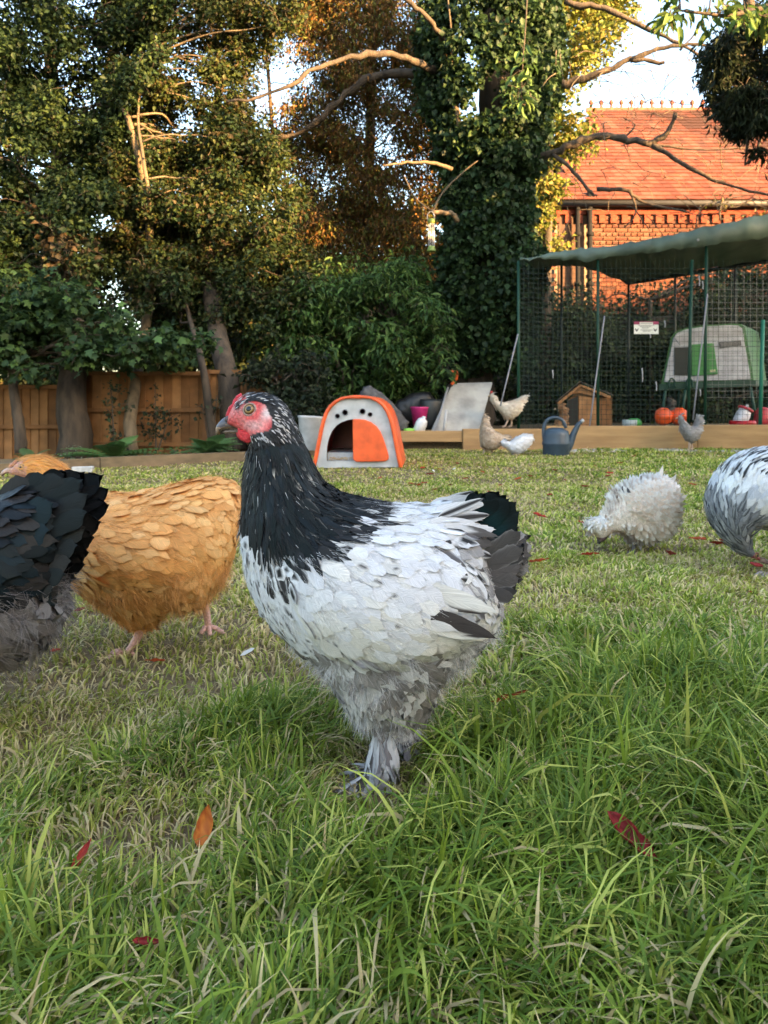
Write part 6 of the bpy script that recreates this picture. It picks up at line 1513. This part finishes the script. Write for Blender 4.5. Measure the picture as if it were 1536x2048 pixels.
for _ in range(60):
    x = random.uniform(660, 702); y = random.uniform(914, 920); a = px(x, y, ED - .03); m.tube([a, a + Vector((random.uniform(-.03, .03), random.uniform(-.02, .02), random.uniform(-.002, .006)))], .0018, 4, (.5, .36, .18))
part('straw', m, MAT['rough'], eg, kind='stuff')

# ---------------------------------------------------------------- the heap by the tree
m = MB(); c = px(617, 900, 6.9); m.lathe([(.075, 0), (.078, .01), (.105, .28), (.112, .29), (.112, .305), (.104, .305), (.098, .28), (.072, .02), (.001, .015)], c, 20, (.50, .51, .52), Matrix.Rotation(math.radians(3), 3, 'Y'))
solo('white_bucket', m, MAT['plastic'], c, 'white plastic bucket beside the orange coop', 'bucket', smooth=True)
def blob_thing(name, label, cat, poly, D, col, mat, c=3, k=.6, lump=.03, step=3, group=None):
    b = Body(poly, D, c, step, k, smooth=3); V = b.V.copy(); q = b.topx(V); V += b.vn * ((fbm(q[:, 0] / 14, q[:, 1] / 14)[:, None] - .5) * lump)
    base = np.array([V[:, 0].mean(), D, V[:, 2].min()]); C = np.tile(np.array(col, float), (len(V), 1)) * (.7 + .6 * fbm(q[:, 0] / 6, q[:, 1] / 6)[:, None])
    return link(name, fastmesh(name, V - base, b.F, True, C), mat, None, base, None, label, cat, group)
blob_thing('grey_netting_heap', 'heap of dark grey netting behind the orange coop', 'netting', pl(695,868, 702,820, 712,790, 725,772, 742,766, 770,785, 800,815, 822,842, 818,868), 8.2, (.10, .10, .105), MAT['rough'], k=.5)
blob_thing('black_sack', 'black sack in the shade behind the netting heap', 'sack', pl(770,850, 790,800, 820,782, 860,780, 880,800, 876,850), 8.7, (.018, .018, .02), MAT['plastic'], k=.5)
c = px(840, 862, 8.45); m = MB(); m.lathe([(.075, .06), (.10, .24), (.108, .25), (.108, .265), (.098, .265), (.07, .08), (.001, .07)], c, 18, S(196, 50, 116)); solo('pink_bucket', m, MAT['plastic'], c, 'pink plastic bucket left of the leaning board', 'bucket', smooth=True)
c = px(836, 864, 8.2); m = MB(); m.lathe([(.055, 0), (.062, .01), (.062, .10), (.05, .14), (.02, .16), (.018, .18), (.001, .18)], c, 16, (.68, .69, .70), Matrix.Rotation(math.radians(22), 3, 'Y')); solo('white_bottle', m, MAT['plastic'], c, 'tilted white plastic bottle in front of the leaning board', 'bottle', smooth=True)
m = MB(); c = px(818, 864, 8.15); m.lathe([(.03, 0), (.06, .01), (.055, .035), (.02, .04), (.001, .04)], c, 14, S(150, 220, 90)); solo('lime_lid', m, MAT['plastic'], c, 'small lime-green plastic lid beside the white bottle', 'lid', smooth=True)
m = MB(); m.prism([px(862, 864, 8.18), px(958, 860, 8.18), px(985, 766, 8.62), px(905, 768, 8.62)], (0, .03, .01)); 
solo('leaning_board', m, M_solid('stained_board', (.42, .40, .36), (.24, .23, .21), .85, 5, None, .5, 30), px(910, 864, 8.2), 'stained grey board leaning beside the ivy-clad tree', 'board')
m = MB(); m.tube(lin(px(870, 862, 8.14), px(896, 775, 8.5), 4), .012, 8, (.28, .28, .29)); m.tube(lin(px(888, 862, 8.12), px(893, 820, 8.2), 3), .016, 8, (.42, .42, .42)); solo('grey_pole', m, MAT['paint'], px(870, 862, 8.14), 'short grey pole resting on the stained board', 'pole', smooth=True)
tool = thing('orange_handled_tool', 'black garden tool with a hooked orange handle leaning by the board', 'garden tool', px(862, 862, 8.5))
m = MB(); m.tube(lin(px(862, 860, 8.5), px(902, 770, 8.62), 4), .03, 8, (.02, .02, .022)); part('shaft', m, MAT['plastic'], tool, True)
m = MB(); m.tube(catmull([px(902, 770, 8.62), px(912, 758, 8.62), px(914, 748, 8.62), px(908, 743, 8.62), px(896, 746, 8.62)], 4), .018, 8, S(220, 96, 40)); part('handle', m, MAT['plastic'], tool, True)
m = MB(); c = px(862, 858, 8.52); m.lathe([(.10, 0), (.13, .05), (.13, .30), (.12, .33), (.11, .30), (.001, .02)], c, 18, (.022, .026, .028)); solo('black_tub', m, MAT['plastic'], c, 'black plastic tub tucked behind the leaning board', 'tub', smooth=True)

# bird feeder
BFD = 8.66
bf = thing('bird_feeder', 'hanging wire bird feeder with green cap and tray', 'bird feeder', px(863, 503, BFD))
sB = BFD / FPX; zc = px(863, 503, BFD)
GRN = S(120, 140, 60)
m = MB(); m.lathe([(.052, 0), (.05, .008), (.038, .05), (.034, .06)], zc, 16, GRN); part('tray', m, MAT['plastic'], bf, True)
zt = px(863, 447, BFD); m = MB(); m.lathe([(.038, 0), (.042, .02), (.040, .05), (.012, .056), (.001, .057)], zt, 16, GRN); part('cap', m, MAT['plastic'], bf, True)
m = MB(); hgt = zt.z - zc.z
for j in range(10):
    an = 2 * math.pi * j / 10; q = Vector((.033 * math.cos(an), .033 * math.sin(an), 0)); m.tube([zc + q + Vector((0, 0, .05)), zt + q], .003, 4, (.5, .46, .42))
for j in range(12):
    z_ = .06 + (hgt - .06) * j / 12; m.tube([zc + Vector((.033 * math.cos(2 * math.pi * i / 14), .033 * math.sin(2 * math.pi * i / 14), z_)) for i in range(15)], .002, 4, (.5, .46, .42), False)
part('wire_cage', m, MAT['metal'], bf)
m = MB(); m.lathe([(.024, .05), (.024, hgt * .55), (.001, hgt * .56)], zc, 10, (.16, .10, .06)); part('seed_fill', m, MAT['rough'], bf, True)
m = MB(); m.tube(catmull([zt + Vector((-.04, 0, .03)), zt + Vector((-.045, 0, .10)), px(862, 423, BFD), zt + Vector((.03, 0, .10)), zt + Vector((.035, 0, .03))], 4), .004, 5, (.4, .4, .36)); part('hanger', m, MAT['metal'], bf)

# white block by the edging
m = MB(); a = gnd(166, 941); m.box((a.x - .07, a.y - .03, -.01), (a.x + .07, a.y + .03, .028), (.62, .62, .60), None, .004); solo('white_block', m, MAT['rough'], a, 'small white block lying on the grass by the edging', 'block', bevel=.004)

# ---------------------------------------------------------------- fallen leaves
def curl_leaf(L, W, curl, roll, col, col2, seed):
    r = np.random.default_rng(seed); nu, nv = 7, 10; V = []; C = []
    for i in range(nv):
        t = i / (nv - 1); w = W * .5 * (abs(math.sin(math.pi * min(1, t ** .8))) ** .8 + .02) * (1 + r.normal(0, .10)); a = curl * (t - .5)
        for j in range(nu):
            u = -1 + 2 * j / (nu - 1); ang = roll * u; y = w * (math.sin(ang) / max(roll, .01)); z = w * (1 - math.cos(ang)) / max(roll, .01)
            V.append((L * (t - .5), y, z + L * .25 * curl * (t - .5) ** 2 * 2 + r.normal(0, W * .05))); q = min(1, max(0, .5 + .5 * u * .5 + r.normal(0, .4)))
            C.append(tuple(np.array(col) * (1 - q) + np.array(col2) * q))
    F = [(i * nu + j, i * nu + j + 1, (i + 1) * nu + j + 1, (i + 1) * nu + j) for i in range(nv - 1) for j in range(nu - 1)]
    me = fastmesh('fallen_leaf', np.array(V), np.array(F), True, np.array(C)); me.materials.append(MAT['leaf']); return me
def fallen(me, x, y, rz, rx, ry, z, label, group=None, sc=1.0):
    p = gnd(x, y); p.z = float(gz(p.x, p.y)) + z
    o = link('fallen_leaf', me, None, None, p, None, label, 'leaf', group); o.rotation_euler = (rx, ry, rz); o.scale = (sc,) * 3; return o
RED, RED2, ORL = S(176, 60, 62), S(128, 40, 46), S(190, 112, 60)
fallen(curl_leaf(.040, .024, .9, 1.3, S(216, 134, 64), S(176, 84, 46), 1), 404, 1735, 1.2, .9, -1.1, .042, 'orange leaf standing upright in the grass in front of the hen')
fallen(curl_leaf(.060, .030, 1.0, 2.0, RED, RED2, 2), 1265, 1800, -.75, .7, .5, .062, 'large curled dark red leaf in the long grass at the right')
fallen(curl_leaf(.032, .015, 1.1, 1.9, S(206, 84, 70), RED, 3), 165, 1790, .9, .4, -.8, .036, 'pinkish red leaf half hidden in the grass at the lower left')
fallen(curl_leaf(.024, .011, 1.1, 1.9, RED, RED2, 4), 295, 1975, .1, .6, .1, .035, 'small red leaf deep in the grass at the bottom edge')
fallen(curl_leaf(.062, .016, .5, 2.2, S(176, 92, 54), S(130, 56, 36), 5), 1020, 1452, .25, .3, -.2, .040, 'curled brown leaf lying right of the hen\'s feet')
lv = [curl_leaf(.05, .024, .5, 1.0, c1, c2, 10 + i) for i, (c1, c2) in enumerate(((S(206, 74, 56), S(170, 50, 44)), (S(214, 104, 66), S(190, 80, 50)), (S(196, 88, 70), S(150, 60, 50)), (S(150, 60, 40), S(110, 40, 34))))]
spots = [(1080,1043), (1078,1143), (1445,1095), (1436,1103), (1385,975), (1300,950), (1255,965), (1216,958), (1220,952), (1340,918), (1268,918), (1170,980), (1165,1055), (1220,985), (1100,995), (160,1240), (110,1325), (965,945), (930,960), (900,975), (850,968), (838,975), (825,970), (870,982), (1000,975), (1035,962), (985,990), (860,952), (845,940), (1020,940), (1060,955), (1110,945), (1130,965), (1190,935), (1240,930), (800,985), (760,960), (880,942), (915,932), (1420,985), (1455,1060), (560,965), (300,985), (420,960), (240,1010), (1395,1090), (1230,1005), (1340,1125), (1180,1125), (310,1340), (1500,1200)]
for i, (x, y) in enumerate(spots):
    D = FPX * CAMH / (y - HY); fallen(lv[i % 4], x, y, random.uniform(0, 6.28), random.uniform(-.4, .4), random.uniform(-.3, .3), .016 + .01 * random.random(), 'small curled red-brown fallen leaf scattered on the open lawn', 'small leaves scattered on the lawn', random.uniform(.7, 1.25) * (1 if D > 2 else .6))
# a few shed white feathers and wood chips along the timbers
U5, V5 = grid_uv(5, 7)
for i, (x, y, rz) in enumerate(((1332, 928, 1.2), (480, 1332, .3), (905, 942, .8), (870, 946, 2.0))):
    p = gnd(x, y); st = feather_mesh(np.array([[0, 0, 0.]]), np.array([[0, -.3, 1.]]), np.array([[math.cos(rz), .2, math.sin(rz) * .6]]), .03, .006, .5, .1, 'round', 5, 7, np.ones((1, 7, 5, 1)) * np.array((.75, .75, .75)), np.random.default_rng(i), .3, 0, .1, 0)
    p.z = float(gz(p.x, p.y)) + .018
    link('shed_feather', fastmesh('shed_feather', *st[:2], True, *st[2:4]), MAT['feather'], None, p, None, ['white shed feather on the lawn below the pale grey hen', 'small white shed feather in the grass behind the black-necked hen\'s breast', 'white shed feather on the lawn right of the orange coop', 'second white shed feather close to the orange coop'][i], 'feather')
m = MB()
for _ in range(420):
    x = random.uniform(1085, 1600); D = random.uniform(7.55, 7.98); X = (x - CX) / FPX * D; s_ = random.uniform(.008, .024); a = Vector((X, D, float(gz(X, D)) + s_ * .3))
    Mx = Matrix.Translation(a) @ Matrix.Rotation(random.uniform(0, 6), 4, 'Z') @ Matrix.Rotation(random.uniform(-.6, .6), 4, 'X'); g_ = random.uniform(.3, .75); m.box((-s_, -s_ * .6, -s_ * .3), (s_, s_ * .6, s_ * .3), (g_, g_ * .92, g_ * .82), Mx, s_ * .2)
link('gravel', m.mesh('gravel'), MAT['rough'], None, (0, 0, 0), 'stuff', 'pale stone chips scattered along the foot of the timbers', 'gravel')
